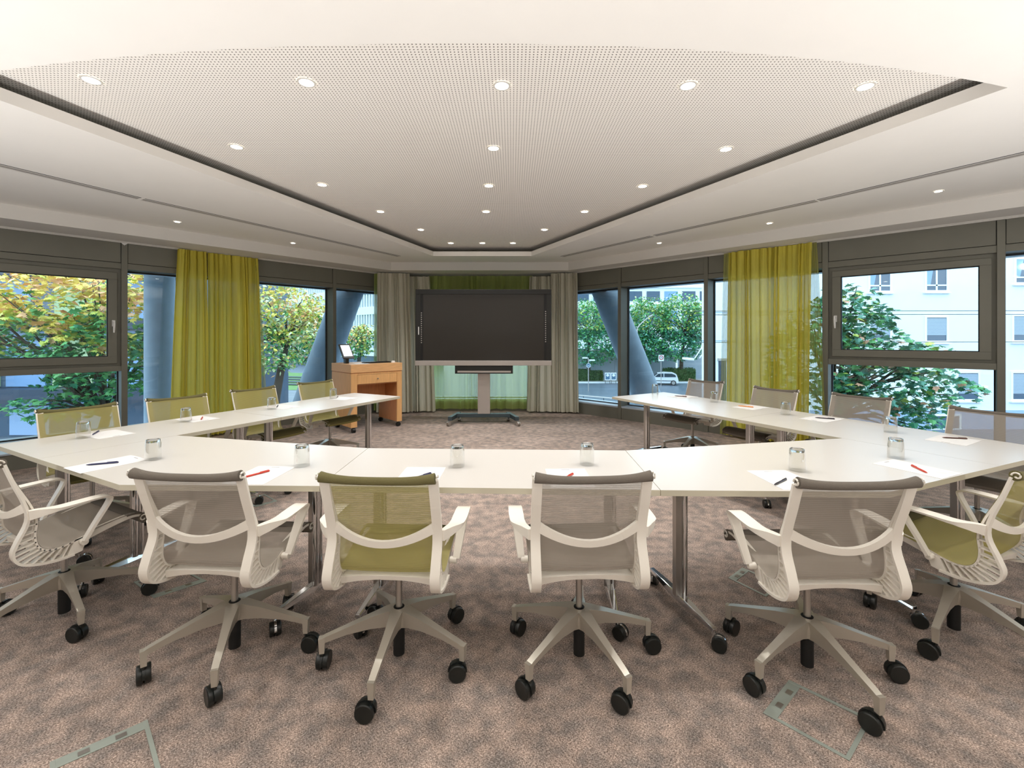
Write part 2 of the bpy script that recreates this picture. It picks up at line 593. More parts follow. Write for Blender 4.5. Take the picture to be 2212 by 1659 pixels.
# ------------------------------------------------------------------ window walls
def window_wall(name, w, ts, zs, sash_bay, z_tr, z_gl, handle_right, prefix_n, base_z=0.2):
    wall = structure(name)
    n = prefix_n
    for i, t in enumerate(ts):
        m = MB()
        w.box(m, t - 0.031, t + 0.031, -0.02, 0.27, 0.0, Z_SOFFIT)
        m.build('mullion', 'dark_metal', wall, bevel=0.003)
    for i in range(len(ts) - 1):
        a, b = ts[i] + 0.031, ts[i + 1] - 0.031
        m = MB(); w.box(m, a + 0.006, b - 0.006, -0.004, 0.05, 2.412, Z_SOFFIT)
        m.build('head_panel', 'dark_metal', wall)
        m = MB(); w.box(m, a, b, 0.012, 0.16, 2.40, Z_SOFFIT)
        m.build('head_backing', 'gasket', wall)
        m = MB(); w.box(m, a + 0.004, b - 0.004, -0.004, 0.15, 0.0, base_z)
        m.build('base_panel', 'dark_metal', wall)
        m = MB(); w.box(m, a, b, -0.004, 0.45, base_z + 0.002, base_z + 0.028)
        m.build('sill', 'sill_metal', wall)
        # window: frame, gasket, panes
        n += 1
        win = structure('window_%d' % n)
        m = MB(); w.box(m, a, b, -0.008, 0.26, 2.33, 2.405)
        m.build('head_rail', 'dark_metal', win, bevel=0.002)
        m = MB()
        for (p0, p1, q0, q1) in ((a, b, 2.312, 2.33), (a, b, base_z + 0.028, base_z + 0.04), (a, a + 0.012, base_z + .04, 2.312), (b - 0.012, b, base_z + .04, 2.312)):
            w.box(m, p0, p1, 0.215, 0.255, q0, q1)
        m.build('gasket', 'gasket', win)
        if i == sash_bay:
            z0, z1 = z_tr
            m = MB(); w.box(m, a, b, -0.012, 0.26, z0, z1)
            m.build('transom', 'dark_metal', win, bevel=0.003)
            m = MB(); w.box(m, a, b, 0.228, 0.234, base_z + 0.028, z0)
            m.build('pane', 'window_glass', win)
            # fixed outer frame, then the opening sash proud of it
            m = MB()
            for (p0, p1, q0, q1) in ((a, b, 2.285, 2.33), (a, b, z1, z1 + 0.03), (a, a + 0.035, z1 + .03, 2.285), (b - 0.035, b, z1 + .03, 2.285)):
                w.box(m, p0, p1, 0.045, 0.15, q0, q1)
            m.build('outer_frame', 'dark_metal', win)
            s0, s1 = a + 0.035, b - 0.035
            g0, g1 = a + 0.125, b - 0.125
            m = MB()
            for (p0, p1, q0, q1) in ((s0, s1, z_gl[1], 2.283), (s0, s1, z1 + 0.032, z_gl[0]), (s0, g0, z_gl[0], z_gl[1]), (g1, s1, z_gl[0], z_gl[1])):
                w.box(m, p0, p1, 0.02, 0.14, q0, q1)
            sash = m.build('sash', 'dark_metal', win, bevel=0.003)
            m = MB(); w.box(m, g0, g1, 0.085, 0.091, z_gl[0], z_gl[1])
            m.build('pane', 'window_glass', sash)
            m = MB()
            e = 0.008
            for (p0, p1, q0, q1) in ((g0, g1, z_gl[1] - e, z_gl[1]), (g0, g1, z_gl[0], z_gl[0] + e), (g0, g0 + e, z_gl[0], z_gl[1]), (g1 - e, g1, z_gl[0], z_gl[1])):
                w.box(m, p0, p1, 0.04, 0.085, q0, q1)
            m.build('gasket', 'gasket', sash)
            th = a + 0.072 if True else b
            m = MB()
            zc = (z_gl[0] + z_gl[1]) / 2 - 0.13
            w.box(m, th - 0.016, th + 0.016, 0.008, 0.02, zc + 0.02, zc + 0.10)
            w.box(m, th - 0.010, th + 0.010, -0.035, 0.008, zc + 0.06, zc + 0.085)
            m.tube([w.p(th, -0.035, zc + 0.088), w.p(th, -0.042, zc + 0.05), w.p(th + 0.002, -0.04, zc - 0.02), w.p(th + 0.003, -0.036, zc - 0.06)], [0.012, 0.012, 0.011, 0.009], 8)
            m.build('handle', 'white_plastic', sash, smooth=True)
        else:
            m = MB(); w.box(m, a, b, 0.228, 0.234, base_z + 0.028, 2.33)
            m.build('pane', 'window_glass', win)
    return wall, n

wall_l, nw = window_wall('wall_left', WL, [-0.25, 0.823, 2.25, 3.686, 5.13, 6.56, 8.0], None, 3, (1.005, 1.072), (1.195, 2.19), True, 0)
wall_r, nw = window_wall('wall_right', WR, [-0.42, 0.903, 2.40, 3.907, 5.43, 6.95, 7.6], None, 3, (1.098, 1.168), (1.285, 2.21), False, nw)
wall_b, nw = window_wall('wall_back', WB, [0.0, WB.t_at(1045), BLEN], None, -1, None, None, False, nw)
# the little white sensor wedge on top of the left mullion
m = MB()
q = [WL.p(3.64, -0.025, Z_SOFFIT - .002), WL.p(3.735, -0.025, Z_SOFFIT - .002), WL.p(3.69, -0.03, Z_SOFFIT - 0.045)]
m.poly(q); m.poly([q[0], q[2], WL.p(3.69, 0, Z_SOFFIT - 0.02)]); m.poly([q[1], WL.p(3.69, 0, Z_SOFFIT - 0.02), q[2]])
m.build('corner_bracket', 'white_plastic', wall_l)
# projecting plinth with floor grille below the opening window on the left
m = MB(); WL.box(m, 3.75, 7.5, -0.38, -0.01, 0.0, 0.17)
pl = m.build('trim_1', 'dark_metal'); pl['kind'] = 'structure'
m = MB(); WL.box(m, 3.75, 7.5, -0.40, -0.01, 0.172, 0.19)
m.build('ledge', 'sill_metal', pl)
# exterior overhang above the glass
for w, t0, t1, nm in ((WL, -1.2, 8.3, 'trim_2'), (WR, -1.4, 7.9, 'trim_3')):
    m = MB(); w.box(m, t0, t1, 0.22, 1.15, 2.40, 2.62)
    o = m.build(nm, 'ext_white'); o['kind'] = 'structure'
m = MB(); WB.box(m, -1.0, BLEN + 1.0, 0.22, 1.15, 2.40, 2.62)
o = m.build('trim_4', 'ext_white'); o['kind'] = 'structure'

# linear air diffusers in the plaster ceiling
def diffuser(a, b, nside, label):
    a3, b3 = P(*a, Z_CEIL), P(*b, Z_CEIL)
    d = (b3 - a3).normalized(); n = Vector((-d.y, d.x, 0)) * nside
    t = empty('slot_diffuser', a3, label=label, cat='air vent', group='linear air slots in the ceiling')
    L_ = (b3 - a3).length
    def strip(n0, n1, dz0, dz1):
        m = MB()
        q = [n * n0, d * L_ + n * n0, d * L_ + n * n1, n * n1]
        if (q[1] - q[0]).cross(q[3] - q[0]).z < 0:
            q.reverse()
        m.loft([[p + Vector((0, 0, dz0)) for p in q], [p + Vector((0, 0, dz1)) for p in q]])
        return m
    strip(0, 0.014, -0.001, 0.0).build('slot', 'gasket', t)
    strip(0.014, 0.024, -0.004, 0.0).build('edge_bead', 'plaster_soffit', t)
    strip(0.024, 0.085, -0.0015, 0.0).build('baffle', 'slot_grey', t)
    strip(0.085, 0.10, -0.004, 0.0).build('flange', 'plaster_soffit', t)
diffuser((-120, 325), (306, 427), 1, 'long slot air vent over the left window, end nearest the viewer')
diffuser((314, 429), (866, 553), 1, 'slot air vent at left running on towards the back corner')
diffuser((2330, 300.5), (1764, 431), -1, 'long slot air vent over the right opening window, end nearest the viewer')
diffuser((1760, 432), (1410, 508), -1, 'middle slot air vent above the right green curtain')
diffuser((1404, 509.6), (1210, 553.5), -1, 'short slot air vent at right ending near the back corner')

# ------------------------------------------------------------------ downlights
def spot(loc, power, angle, parent, radius=0.032, col=(1.0, 0.975, 0.945)):
    ld = bpy.data.lights.new('lamp', 'SPOT')
    ld.energy = power; ld.spot_size = angle; ld.spot_blend = 0.75
    ld.shadow_soft_size = radius; ld.color = col
    lo = bpy.data.objects.new('lamp', ld); COL.objects.link(lo)
    lo.parent = parent; lo.location = loc
    return lo
def downlight(px, py, z, r, big, label, group):
    p = P(px, py, z)
    t = empty('downlight', p, label=label, cat='ceiling light', group=group)
    MB().lathe([(r, -0.004), (r * 1.25, -0.004), (r * 1.3, -0.0005)], 20, caps=False).build('trim_ring', 'lamp_ring', t, smooth=True)
    MB().lathe([(0.0001, -0.003), (r, -0.003)], 20, caps=False).build('lens', 'lamp_lens' if big else 'lamp_small', t)
    spot((0, 0, -0.012), SPOT_W if big else SIDE_W, math.radians(118 if big else 110), t)
rows = [('front row of the perforated ceiling', [(197, 173), (662, 178), (1084, 185), (1486, 185), (1869, 187)]),
        ('second row of the perforated ceiling', [(511, 317), (1066, 320), (1568, 322)]),
        ('third row of the perforated ceiling', [(696, 399), (1056, 401), (1388, 402)]),
        ('fourth row of the perforated ceiling', [(822, 457), (1050, 457), (1263, 457)]),
        ('fifth row of the perforated ceiling', [(909, 496), (1176, 496)]),
        ('last row of the perforated ceiling before the screen', [(974, 525), (1042, 525), (1108, 525)])]
pos5 = ['leftmost', 'second from left', 'centre', 'second from right', 'rightmost']
pos3 = ['left', 'middle', 'right']
for rn, pts in rows:
    names = pos5 if len(pts) == 5 else (pos3 if len(pts) == 3 else ['left', 'right'])
    for nm, (x, y) in zip(names, pts):
        downlight(x, y, Z_PANEL - 0.001, 0.042, True, '%s bright recessed spotlight in the %s' % (nm, rn), 'spotlights in the perforated ceiling')
for nm, x, y in (('near left curtain', 383, 479), ('above the left back window', 633, 525), ('above the right back window', 1424, 525),
                 ('above the right green curtain', 1662, 482), ('above the right opening window', 2027, 413)):
    downlight(x, y, Z_CEIL - 0.001, 0.030, False, 'small spotlight in the smooth plaster ceiling %s' % nm, 'small spotlights along the windows')
# added fill spots, out of view in the ceiling above and behind the camera
for i, (x, y) in enumerate(((-3.6, 0.6), (-1.2, 0.6), (1.2, 0.6), (3.6, 0.6), (-3.6, -1.3), (0, -1.3), (3.6, -1.3))):
    t = empty('downlight', (x, y, Z_CEIL - 0.001), label='added fill spotlight behind the viewer, ' + ('far left front', 'left of centre front', 'right of centre front', 'far right front', 'rear left', 'rear centre', 'rear right')[i], cat='ceiling light', group='added fill spotlights behind the viewer')
    MB().lathe([(0.0001, -0.003), (0.042, -0.003)], 20, caps=False).build('lens', 'lamp_lens', t)
    spot((0, 0, -0.012), SPOT_W * 0.7, math.radians(140), t)

# ------------------------------------------------------------------ curtains
def curtain(name, pts_top, pts_bot, z0, z1, pleats, amp, material, label, group, seed=1, hem=0.0, parent=None):
    """Pleated cloth hung between plan polylines given at top and bottom."""
    rnd = random.Random(seed)
    def at(pts, u):
        seg = [(Vector(pts[i + 1]) - Vector(pts[i])).length for i in range(len(pts) - 1)]
        T = sum(seg); s = u * T
        for i, l in enumerate(seg):
            if s <= l or i == len(seg) - 1:
                q = Vector(pts[i]).lerp(Vector(pts[i + 1]), min(1, s / l)); d = (Vector(pts[i + 1]) - Vector(pts[i])).normalized()
                return q, Vector((-d.y, d.x))
            s -= l
    NX, NZ = pleats * 16 + 1, 24
    ph = [rnd.uniform(-0.9, 0.9) for _ in range(pleats + 2)]
    am = [rnd.uniform(0.65, 1.25) for _ in range(pleats + 2)]
    rows = []
    for j in range(NZ + 1):
        v = j / NZ
        z = lerp(z1, z0, v)
        row = []
        for i in range(NX):
            u = i / (NX - 1)
            k = min(pleats, max(0.0, u * pleats + 0.5 * math.sin(2 * PI * u * 1.6 + seed) * math.sin(PI * u) + 0.35 * math.sin(2 * PI * u * 3.3 + seed * 2) * math.sin(PI * u))); c = int(k); fr = k - c
            a = lerp(am[c], am[c + 1], fr); p_ = lerp(ph[c], ph[c + 1], fr) * v
            pt, nt_ = at(pts_top, u); pb, nb = at(pts_bot, u)
            q = pt.lerp(pb, v ** 0.8); n = nt_.lerp(nb, v)
            g = lerp(0.55, 1.0, min(1, v * 3))
            th = 2 * PI * k + p_
            w_ = math.sin(th) + 0.28 * math.sin(2 * th + ph[c] * 3) + 0.35 * math.sin(3 * th) * max(0.0, 1 - v * 5)
            off = amp * a * g * w_
            tn = Vector((n.y, -n.x))
            sh = 0.25 * amp * math.sin(2 * th) * g
            row.append((q.x + n.x * off + tn.x * sh, q.y + n.y * off + tn.y * sh, z))
        rows.append(row)
    m = MB().grid(rows)
    o = m.build(name, material, parent, smooth=True)
    if parent is None:
        tag(o, label, 'curtain', group)
    if hem:
        k0 = max(1, int(hem / (z1 - z0) * NZ + 0.5))
        hm = MB().grid([[(p[0] - 0.0, p[1] - 0.004, p[2]) for p in r] for r in rows[:k0 + 1]])
        hm.build('heading_tape', material, o, smooth=True)
    return o
def wp(w, px, n):
    q = w.p(w.t_at(px, n), n, 0)
    return (q.x, q.y)
g = 'lime green sheer curtains at the side windows'
curtain('green_curtain', [wp(WL, 384, -0.12), wp(WL, 446, -0.12)], [wp(WL, 366, -0.12), wp(WL, 452, -0.12)], 0.03, 2.665, 6, 0.048, 'sheer_green',
        'lime green curtain bunch at left, beside the blue round column', g, 3, 0.14)
curtain('green_curtain', [wp(WL, 449, -0.10), wp(WL, 558, -0.10)], [wp(WL, 449, -0.10), wp(WL, 566, -0.10)], 0.03, 2.665, 9, 0.048, 'sheer_green',
        'wider lime green curtain on the left wall, beside the yellow tree', g, 5, 0.14)
curtain('green_curtain', [wp(WR, 1574, -0.12), wp(WR, 1664, -0.12)], [wp(WR, 1572, -0.12), wp(WR, 1668, -0.12)], 0.03, 2.665, 7, 0.048, 'sheer_green',
        'lime green curtain bunch on the right wall, half nearer the screen', g, 8, 0.14)
curtain('green_curtain', [wp(WR, 1664, -0.10), wp(WR, 1754, -0.10)], [wp(WR, 1664, -0.10), wp(WR, 1750, -0.10)], 0.03, 2.665, 6, 0.048, 'sheer_green',
        'lime green curtain bunch on the right wall, beside the opening window', g, 11, 0.14)
g = 'single-layer sheer edges of the green curtains'
curtain('sheer_edge', [wp(WL, 550, -0.11), wp(WL, 556, -0.11)], [wp(WL, 566, -0.11), wp(WL, 579, -0.11)], 0.03, 2.66, 1, 0.012, 'sheer_edge',
        'thin see-through edge of the left green curtain, by the yellow tree', g, 31)
curtain('sheer_edge', [wp(WR, 1564, -0.13), wp(WR, 1576, -0.13)], [wp(WR, 1556, -0.13), wp(WR, 1572, -0.13)], 0.03, 2.66, 1, 0.012, 'sheer_edge',
        'thin see-through edge of the right green curtain, on the screen side', g, 32)
curtain('sheer_edge', [wp(WR, 1752, -0.11), wp(WR, 1764, -0.11)], [wp(WR, 1748, -0.11), wp(WR, 1784, -0.11)], 0.03, 2.66, 2, 0.012, 'sheer_edge',
        'thin see-through edge of the right green curtain, beside the opening window', g, 33)
g = 'grey curtains either side of the screen'
YB = 8.52
curtain('grey_curtain', [(D(815, 0, 8.42).x, 8.42), (D(885, 0, YB).x, YB)], [(D(815, 0, 8.42).x, 8.42), (D(893, 0, YB - .05).x, YB - .05)], 0.03, 2.66, 9, 0.05, 'grey_cloth',
        'grey curtain in the left back corner behind the lectern', g, 13)
curtain('grey_curtain', [(D(872, 0, 8.62).x, 8.62), (D(928, 0, 8.66).x, 8.66)], [(D(872, 0, 8.55).x, 8.55), (D(939, 0, 8.55).x, 8.55)], 0.03, 2.62, 6, 0.055, 'grey_cloth',
        'grey curtain just left of the screen, its hem above the carpet', g, 14)
curtain('grey_curtain', [(D(1144, 0, 8.66).x, 8.66), (D(1196, 0, 8.62).x, 8.62)], [(D(1136, 0, 8.55).x, 8.55), (D(1200, 0, 8.5).x, 8.5)], 0.03, 2.62, 6, 0.055, 'grey_cloth',
        'grey curtain just right of the screen and its column', g, 15)
curtain('grey_curtain', [(D(1190, 0, YB).x, YB), (D(1247, 0, 8.42).x, 8.42)], [(D(1190, 0, YB).x, YB), (D(1252, 0, 8.40).x, 8.40)], 0.03, 2.66, 8, 0.05, 'grey_cloth',
        'outermost grey curtain at right, next to the street window', g, 16)
curtain('sheer_curtain', [(D(926, 0, 8.72).x, 8.72), (D(1150, 0, 8.72).x, 8.72)], [(D(926, 0, 8.70).x, 8.70), (D(1150, 0, 8.70).x, 8.70)], 0.05, 2.64, 11, 0.05, 'sheer_olive',
        'olive sheer curtain hanging across the window behind the screen', None, 21)
curtain('sheer_curtain', [(D(808, 0, 8.5).x, 8.5), (D(822, 0, 8.46).x, 8.46)], [(D(806, 0, 8.5).x, 8.5), (D(822, 0, 8.46).x, 8.46)], 0.05, 2.655, 2, 0.02, 'sheer_olive',
        'narrow strip of lime sheer beside the left grey curtain', None, 22)

# ------------------------------------------------------------------ tables
def pt(px, py):
    q = P(px, py, 0.74); return Vector((q.x, q.y))
TS = [pt(795, 968), pt(690.7, 1049.8), pt(1427, 1058.9), pt(1351, 973)]
LC = [pt(382.3, 940.6), pt(81.4, 991.4), pt(256.8, 1047.5), pt(690.7, 1049.8), pt(795, 968)]
Rseam = Vector((2.663, 2.436)); Rcor = pt(1923, 1063); Rin = pt(1819.7, 946.8)
RC = [pt(1351, 973), pt(1427, 1058.9), Rcor, Rseam, Rin]
Lend_i, Lend_o = pt(864.7, 856), pt(765, 848.6)
Rend_i, Rend_o = pt(1322, 857), pt(1434, 847)
Ldir = (LC[0] - Lend_i).normalized(); Rdir = (Rin - Rend_i).normalized()
def shrink(poly, e=0.0015):
    c = sum(poly, Vector((0, 0))) / len(poly)
    return [p + (c - p).normalized() * e for p in poly]
def ccw(poly):
    a = sum(poly[i].x * poly[(i + 1) % len(poly)].y - poly[(i + 1) % len(poly)].x * poly[i].y for i in range(len(poly)))
    return poly if a > 0 else poly[::-1]
def wheel_caster(parent, loc, rot, r=0.033, wmat='black_plastic', hmat='chrome', name='caster'):
    """Twin-wheel caster hanging from loc (its stem top), wheels on the ground; one mesh, two materials."""
    m = MB(); z = loc[2]
    R = Matrix.Rotation(rot, 4, 'Z')
    off = Vector((0, -0.022, -(z - r)))
    for sx in (-1, 1):
        M = R @ Matrix.Translation(off) @ Matrix.Rotation(PI / 2, 4, 'Y')
        a = sx * 0.0025; b = sx * 0.025
        lo, hi = min(a, b), max(a, b)
        m.cur = 0
        m.lathe([(r * 0.55, lo), (r * 0.94, lo), (r, lo + 0.003), (r, hi - 0.003), (r * 0.9, hi), (r * 0.6, hi - 0.0015), (0.004, hi - 0.0015)], 18, M)
    m.cur = 1
    M = R @ Matrix.Translation(off) @ Matrix.Rotation(PI / 2, 4, 'Y')
    secs = []
    for s_ in (-0.005, 0.005):
        secs.append([R @ (off + Vector((s_, (r + 0.004) * math.cos(a), (r + 0.004) * math.sin(a)))) for a in [PI * (-0.05 + 1.05 * k_ / 9) for k_ in range(10)]] +
                    [R @ (off + Vector((s_, 0, 0)))])
    m.loft(secs)
    m.tube([Vector((0, 0, 0)), Vector((0, 0, -(z - 2 * r) - 0.006))], 0.008, 8)
    return m.build(name, [wmat, hmat], parent, smooth=True, loc=loc)

def table_leg(tab, c, foot_dir, beam_dir, L=0.56, cast=True):
    """c: plan position relative to the table Empty; foot_dir: unit vector along the foot."""
    ang = math.atan2(foot_dir.y, foot_dir.x)
    m = MB()
    M = Matrix.Translation((c.x, c.y, 0)) @ Matrix.Rotation(ang, 4, 'Z')
    m.cur = 0
    for s_ in (-1, 1):
        m.tube([M @ Vector((0.016 * s_, -0.016, 0.10)), M @ Vector((0.016 * s_, -0.016, 0.712))], 0.0165, 10)
    m.cur = 1
    m.box(-0.016, 0.016, -0.006, 0.032, 0.10, 0.712, M)
    leg = m.build('leg', ['chrome', 'satin_metal'], tab, smooth=True)
    m = MB()
    secs = []
    for u, hw, h0, h1 in ((-L / 2, 0.016, 0.083, 0.10), (-0.06, 0.026, 0.076, 0.108), (0.06, 0.026, 0.076, 0.108), (L / 2, 0.016, 0.083, 0.10)):
        secs.append([M @ Vector((u, -hw, h0)), M @ Vector((u, hw, h0)), M @ Vector((u, hw * .7, h1)), M @ Vector((u, -hw * .7, h1))])
    m.loft(secs)
    m.build('foot', 'chrome', leg, bevel=0.003)
    for s_ in (-1, 1):
        p = M @ Vector((s_ * (L / 2 - 0.008), 0, 0.084))
        wheel_caster(leg, p, ang + s_ * 0.7)
    return leg
def table(poly, label, legs, foot_dir, beam=None, L=0.56):
    poly = ccw(poly)
    c = sum(poly, Vector((0, 0))) / len(poly)
    t = empty('conference_table', (c.x, c.y, 0), label=label, cat='table', group='white tables set out in a U')
    m = MB().prism([p - c for p in shrink(poly)], 0.713, 0.74, 0, 1)
    m.build('tabletop', ['table_top', 'table_edge'], t)
    for q in legs:
        table_leg(t, q - c, foot_dir, None, L)
    if len(legs) == 2:
        a, b = legs[0] - c, legs[1] - c
        d = (b - a).normalized(); n = Vector((-d.y, d.x)) * 0.02
        m = MB()
        q = [a + n, a - n, b - n, b + n]
        m.loft([[(p.x, p.y, 0.675) for p in q], [(p.x, p.y, 0.713) for p in q]])
        m.build('beam', 'satin_metal', t)
    return t
table(TS, 'white centre table of the front row, facing the screen', [Vector((-0.72, 2.44)), Vector((0.53, 2.42))], Vector((0.10, 1)).normalized())
table(LC, 'white wedge table at the left corner of the front row', [Vector((-1.075, 2.44)), Vector((-2.32, 2.757))], Vector((0.32, 1)).normalized())
table(RC, 'white wedge table at the right corner of the front row', [Vector((0.875, 2.33)), Vector((1.95, 2.50))], Vector((-0.22, 1)).normalized())
jL = 1.56
p1i, p1o = Lend_i + Ldir * jL, Lend_o + Ldir * jL
cl = (Lend_i + Lend_o) / 2
Lacross = (Lend_o - Lend_i).normalized()
table([Lend_i, Lend_o, p1o, p1i], 'white table ending the left arm, in front of the wooden lectern', [cl + Ldir * .14, cl + Ldir * 1.42], Lacross, L=0.5)
table([p1i, p1o, pt(-12, 961), LC[1], LC[0]], 'white table at far left, its outer corner cut by the picture edge', [cl + Ldir * 1.70, cl + Ldir * 2.86], Lacross, L=0.5)
jR = 1.62
q1i, q1o = Rend_i + Rdir * jR, Rend_o + Rdir * jR
cr = (Rend_i + Rend_o) / 2
Racross = (Rend_o - Rend_i).normalized()
table([Rend_i, Rend_o, q1o, q1i], 'white table ending the right arm, in front of the street window', [cr + Rdir * .13, cr + Rdir * 1.47], Racross, L=0.5)
table([q1i, q1o, Vector((3.418, 2.761)), Rseam, Rin], 'white table at far right, running out of the picture', [cr + Rdir * 1.77, cr + Rdir * 2.92], Racross, L=0.5)

# ------------------------------------------------------------------ swivel chairs
OUT = catmull([(-0.270, 0.862), (-0.24, 0.765), (-0.205, 0.66), (-0.198, 0.585), (-0.228, 0.51), (-0.245, 0.455), (-0.225, 0.405), (-0.17, 0.378), (-0.10, 0.366), (-0.035, 0.368)], 4)
INN = catmull([(-0.260, 0.858), (-0.226, 0.765), (-0.180, 0.66), (-0.160, 0.585), (-0.165, 0.52), (-0.160, 0.475), (-0.140, 0.443), (-0.105, 0.430), (-0.06, 0.434), (-0.01, 0.448)], 4)
SEAT = catmull([(-0.01, 0.448), (0.06, 0.466), (0.14, 0.482), (0.20, 0.487), (0.245, 0.475), (0.268, 0.448), (0.258, 0.422), (0.238, 0.425)], 4)
def ribbon(m, path, x0, x1, th, side=1):
    """Strip following a profile in the y-z plane, thickness th along its normal."""
    secs = []
    for i, (y, z) in enumerate(path):
        a, b = path[max(i - 1, 0)], path[min(i + 1, len(path) - 1)]
        d = Vector((b[0] - a[0], b[1] - a[1])).normalized(); n = Vector((-d.y, d.x)) * side
        ww0, ww1 = (x0[i], x1[i]) if isinstance(x0, list) else (x0, x1)
        t_ = th[i] if isinstance(th, list) else th
        q = [(ww0, y, z), (ww1, y, z), (ww1, y + n.x * t_, z + n.y * t_), (ww0, y + n.x * t_, z + n.y * t_)]
        secs.append(q)
    m.loft(secs)
def make_chair(tone):
    cmat, rmat = 'chair_mesh_' + tone, 'roll_' + tone
    t = empty('swivel_chair')
    # see-through mesh, one sheet from the top roll to the front roll
    prof = INN + SEAT[1:]
    rows = []
    for i, (y, z) in enumerate(prof):
        u = i / (len(prof) - 1)
        row = []
        for j in range(13):
            x = -0.229 + 0.458 * j / 12
            s_ = 1 - (x / 0.23) ** 2
            if i < len(INN):
                dy, dz = -0.014 * s_ * math.sin(PI * min(1, i / len(INN))), 0
            else:
                dy, dz = 0, -0.016 * s_ * math.sin(PI * (i - len(INN) + 1) / len(SEAT))
            row.append((x, y + dy + (0.0015 if i < len(INN) else 0), z + dz + 0.0015))
        rows.append(row)
    MB().grid(rows).build('mesh_sheet', cmat, t, smooth=True)
    # top roll
    m = MB(); path = []; rr = []
    for j in range(21):
        x = -0.226 + 0.452 * j / 20
        e = abs(x / 0.226)
        path.append((x, -0.277 - 0.006 * (1 - e * e), 0.861 + 0.012 * e ** 3))
        rr.append(0.0155 + 0.006 * e ** 4)
    m.tube(path, rr, 14)
    tr_ = m.build('top_roll', rmat, t, smooth=True)
    for s_ in (-1, 1):
        sp = [(0.235 * s_, -0.283 + 0.016 * math.cos(a) * (1 - a / 9), 0.874 + 0.016 * math.sin(a) * (1 - a / 9)) for a in [k_ * 0.45 for k_ in range(14)]]
        MB().tube(sp, 0.0035, 6).build('end_curl', 'shell', tr_, smooth=True)
    # front roll of the seat
    m = MB()
    fr = [p for p in SEAT if p[0] > 0.17]
    ribbon(m, fr, -0.23, 0.23, 0.006, -1)
    froll = m.build('front_roll', rmat, t, smooth=True)
    m.tube([(-0.231, 0.244, 0.452), (-0.1, 0.246, 0.446), (0.1, 0.246, 0.446), (0.231, 0.244, 0.452)], [0.023, 0.021, 0.021, 0.023], 14)
    froll.data = m.mesh('front_roll', rmat, True)
    for s_ in (-1, 1):
        sp = [(0.233 * s_, 0.244 + 0.020 * math.cos(a) * (1 - a / 9), 0.452 + 0.020 * math.sin(a) * (1 - a / 9)) for a in [k_ * 0.45 for k_ in range(14)]]
        MB().tube(sp, 0.0035, 6).build('end_curl', 'shell', froll, smooth=True)
    for s_ in (-1, 1):
        m = MB()
        xa, xb = (0.197, 0.236) if s_ > 0 else (-0.236, -0.197)
        ribbon(m, OUT, xa, xb, 0.010, 1)
        xc, xd = (0.196, 0.228) if s_ > 0 else (-0.228, -0.196)
        ribbon(m, INN, xc, xd, 0.008, -1)
        # solid web between the curves in the upper back
        sec = []
        for i in range(0, 13):
            o_, n_ = Vector(OUT[i]), Vector(INN[i])
            o_, n_ = o_ + (n_ - o_).normalized() * 0.005, n_ - (n_ - o_).normalized() * 0.004
            x_ = 0.199 * s_; x2 = 0.212 * s_
            sec.append([(x_, o_[0], o_[1]), (x2, o_[0], o_[1]), (x2, n_[0], n_[1]), (x_, n_[0], n_[1])])
        m.loft(sec)
        # ribs in the J-shaped lower part
        for k_ in range(13, len(OUT) - 3, 2):
            o_, n_ = Vector(OUT[k_]), Vector(INN[k_])
            d = (n_ - o_).normalized(); w_ = Vector((-d.y, d.x)) * 0.0028
            o_ = o_ + d * 0.005; n_ = n_ - d * 0.003
            x0_, x1_ = (0.199, 0.228) if s_ > 0 else (-0.228, -0.199)
            q = [o_ - w_, o_ + w_, n_ + w_, n_ - w_]
            m.loft([[(x0_, p.x, p.y) for p in q], [(x1_, p.x, p.y) for p in q]])
        # web closing the end of the J and the rail under the seat
        o_, n_ = OUT[-1], INN[-1]
        x0_, x1_ = (0.150, 0.228) if s_ > 0 else (-0.228, -0.150)
        q = [(OUT[-3][0], OUT[-3][1]), (o_[0] + 0.03, o_[1] + 0.01), (n_[0] + 0.03, n_[1] + 0.0), (INN[-3][0], INN[-3][1])]
        m.loft([[(x0_, p[0], p[1]) for p in q], [(x1_, p[0], p[1]) for p in q]])
        rail = [p for p in SEAT]
        th = [0.030 - 0.016 * min(1, i / (len(rail) * .62)) for i in range(len(rail))]
        ribbon(m, rail, xc, xd, th, -1)
        m.build('side_frame', 'shell', t, smooth=True)
        # armrest: joint, pad, front bend and strut
        m = MB()
        path = catmull([(0.236, -0.195, 0.640), (0.256, -0.165, 0.642), (0.280, -0.11, 0.638), (0.284, -0.04, 0.640), (0.284, 0.03, 0.642), (0.284, 0.07, 0.638), (0.282, 0.088, 0.622), (0.277, 0.075, 0.585), (0.268, 0.03, 0.50), (0.260, -0.002, 0.432)], 4)
        W = [0.020, 0.032, 0.060, 0.064, 0.062, 0.058, 0.054, 0.046, 0.038, 0.032]
        T = [0.045, 0.036, 0.014, 0.009, 0.009, 0.010, 0.010, 0.010, 0.012, 0.014]
        secs = []
        for i, p in enumerate(path):
            u = i / (len(path) - 1) * 9; c_ = min(8, int(u)); fr_ = u - c_
            w_ = lerp(W[c_], W[c_ + 1], fr_) / 2; h_ = lerp(T[c_], T[c_ + 1], fr_)
            a, b = Vector(path[max(i - 1, 0)]), Vector(path[min(i + 1, len(path) - 1)])
            d = (b - a).normalized()
            n = Vector((0, -d.z, d.y)).normalized() if abs(d.y) + abs(d.z) > 1e-4 else Vector((0, 0, 1))
            p = Vector(p)
            q = [p + Vector((-w_, 0, 0)), p + Vector((w_, 0, 0)), p + Vector((w_ * .9, 0, 0)) - n * h_, p + Vector((-w_ * .9, 0, 0)) - n * h_]
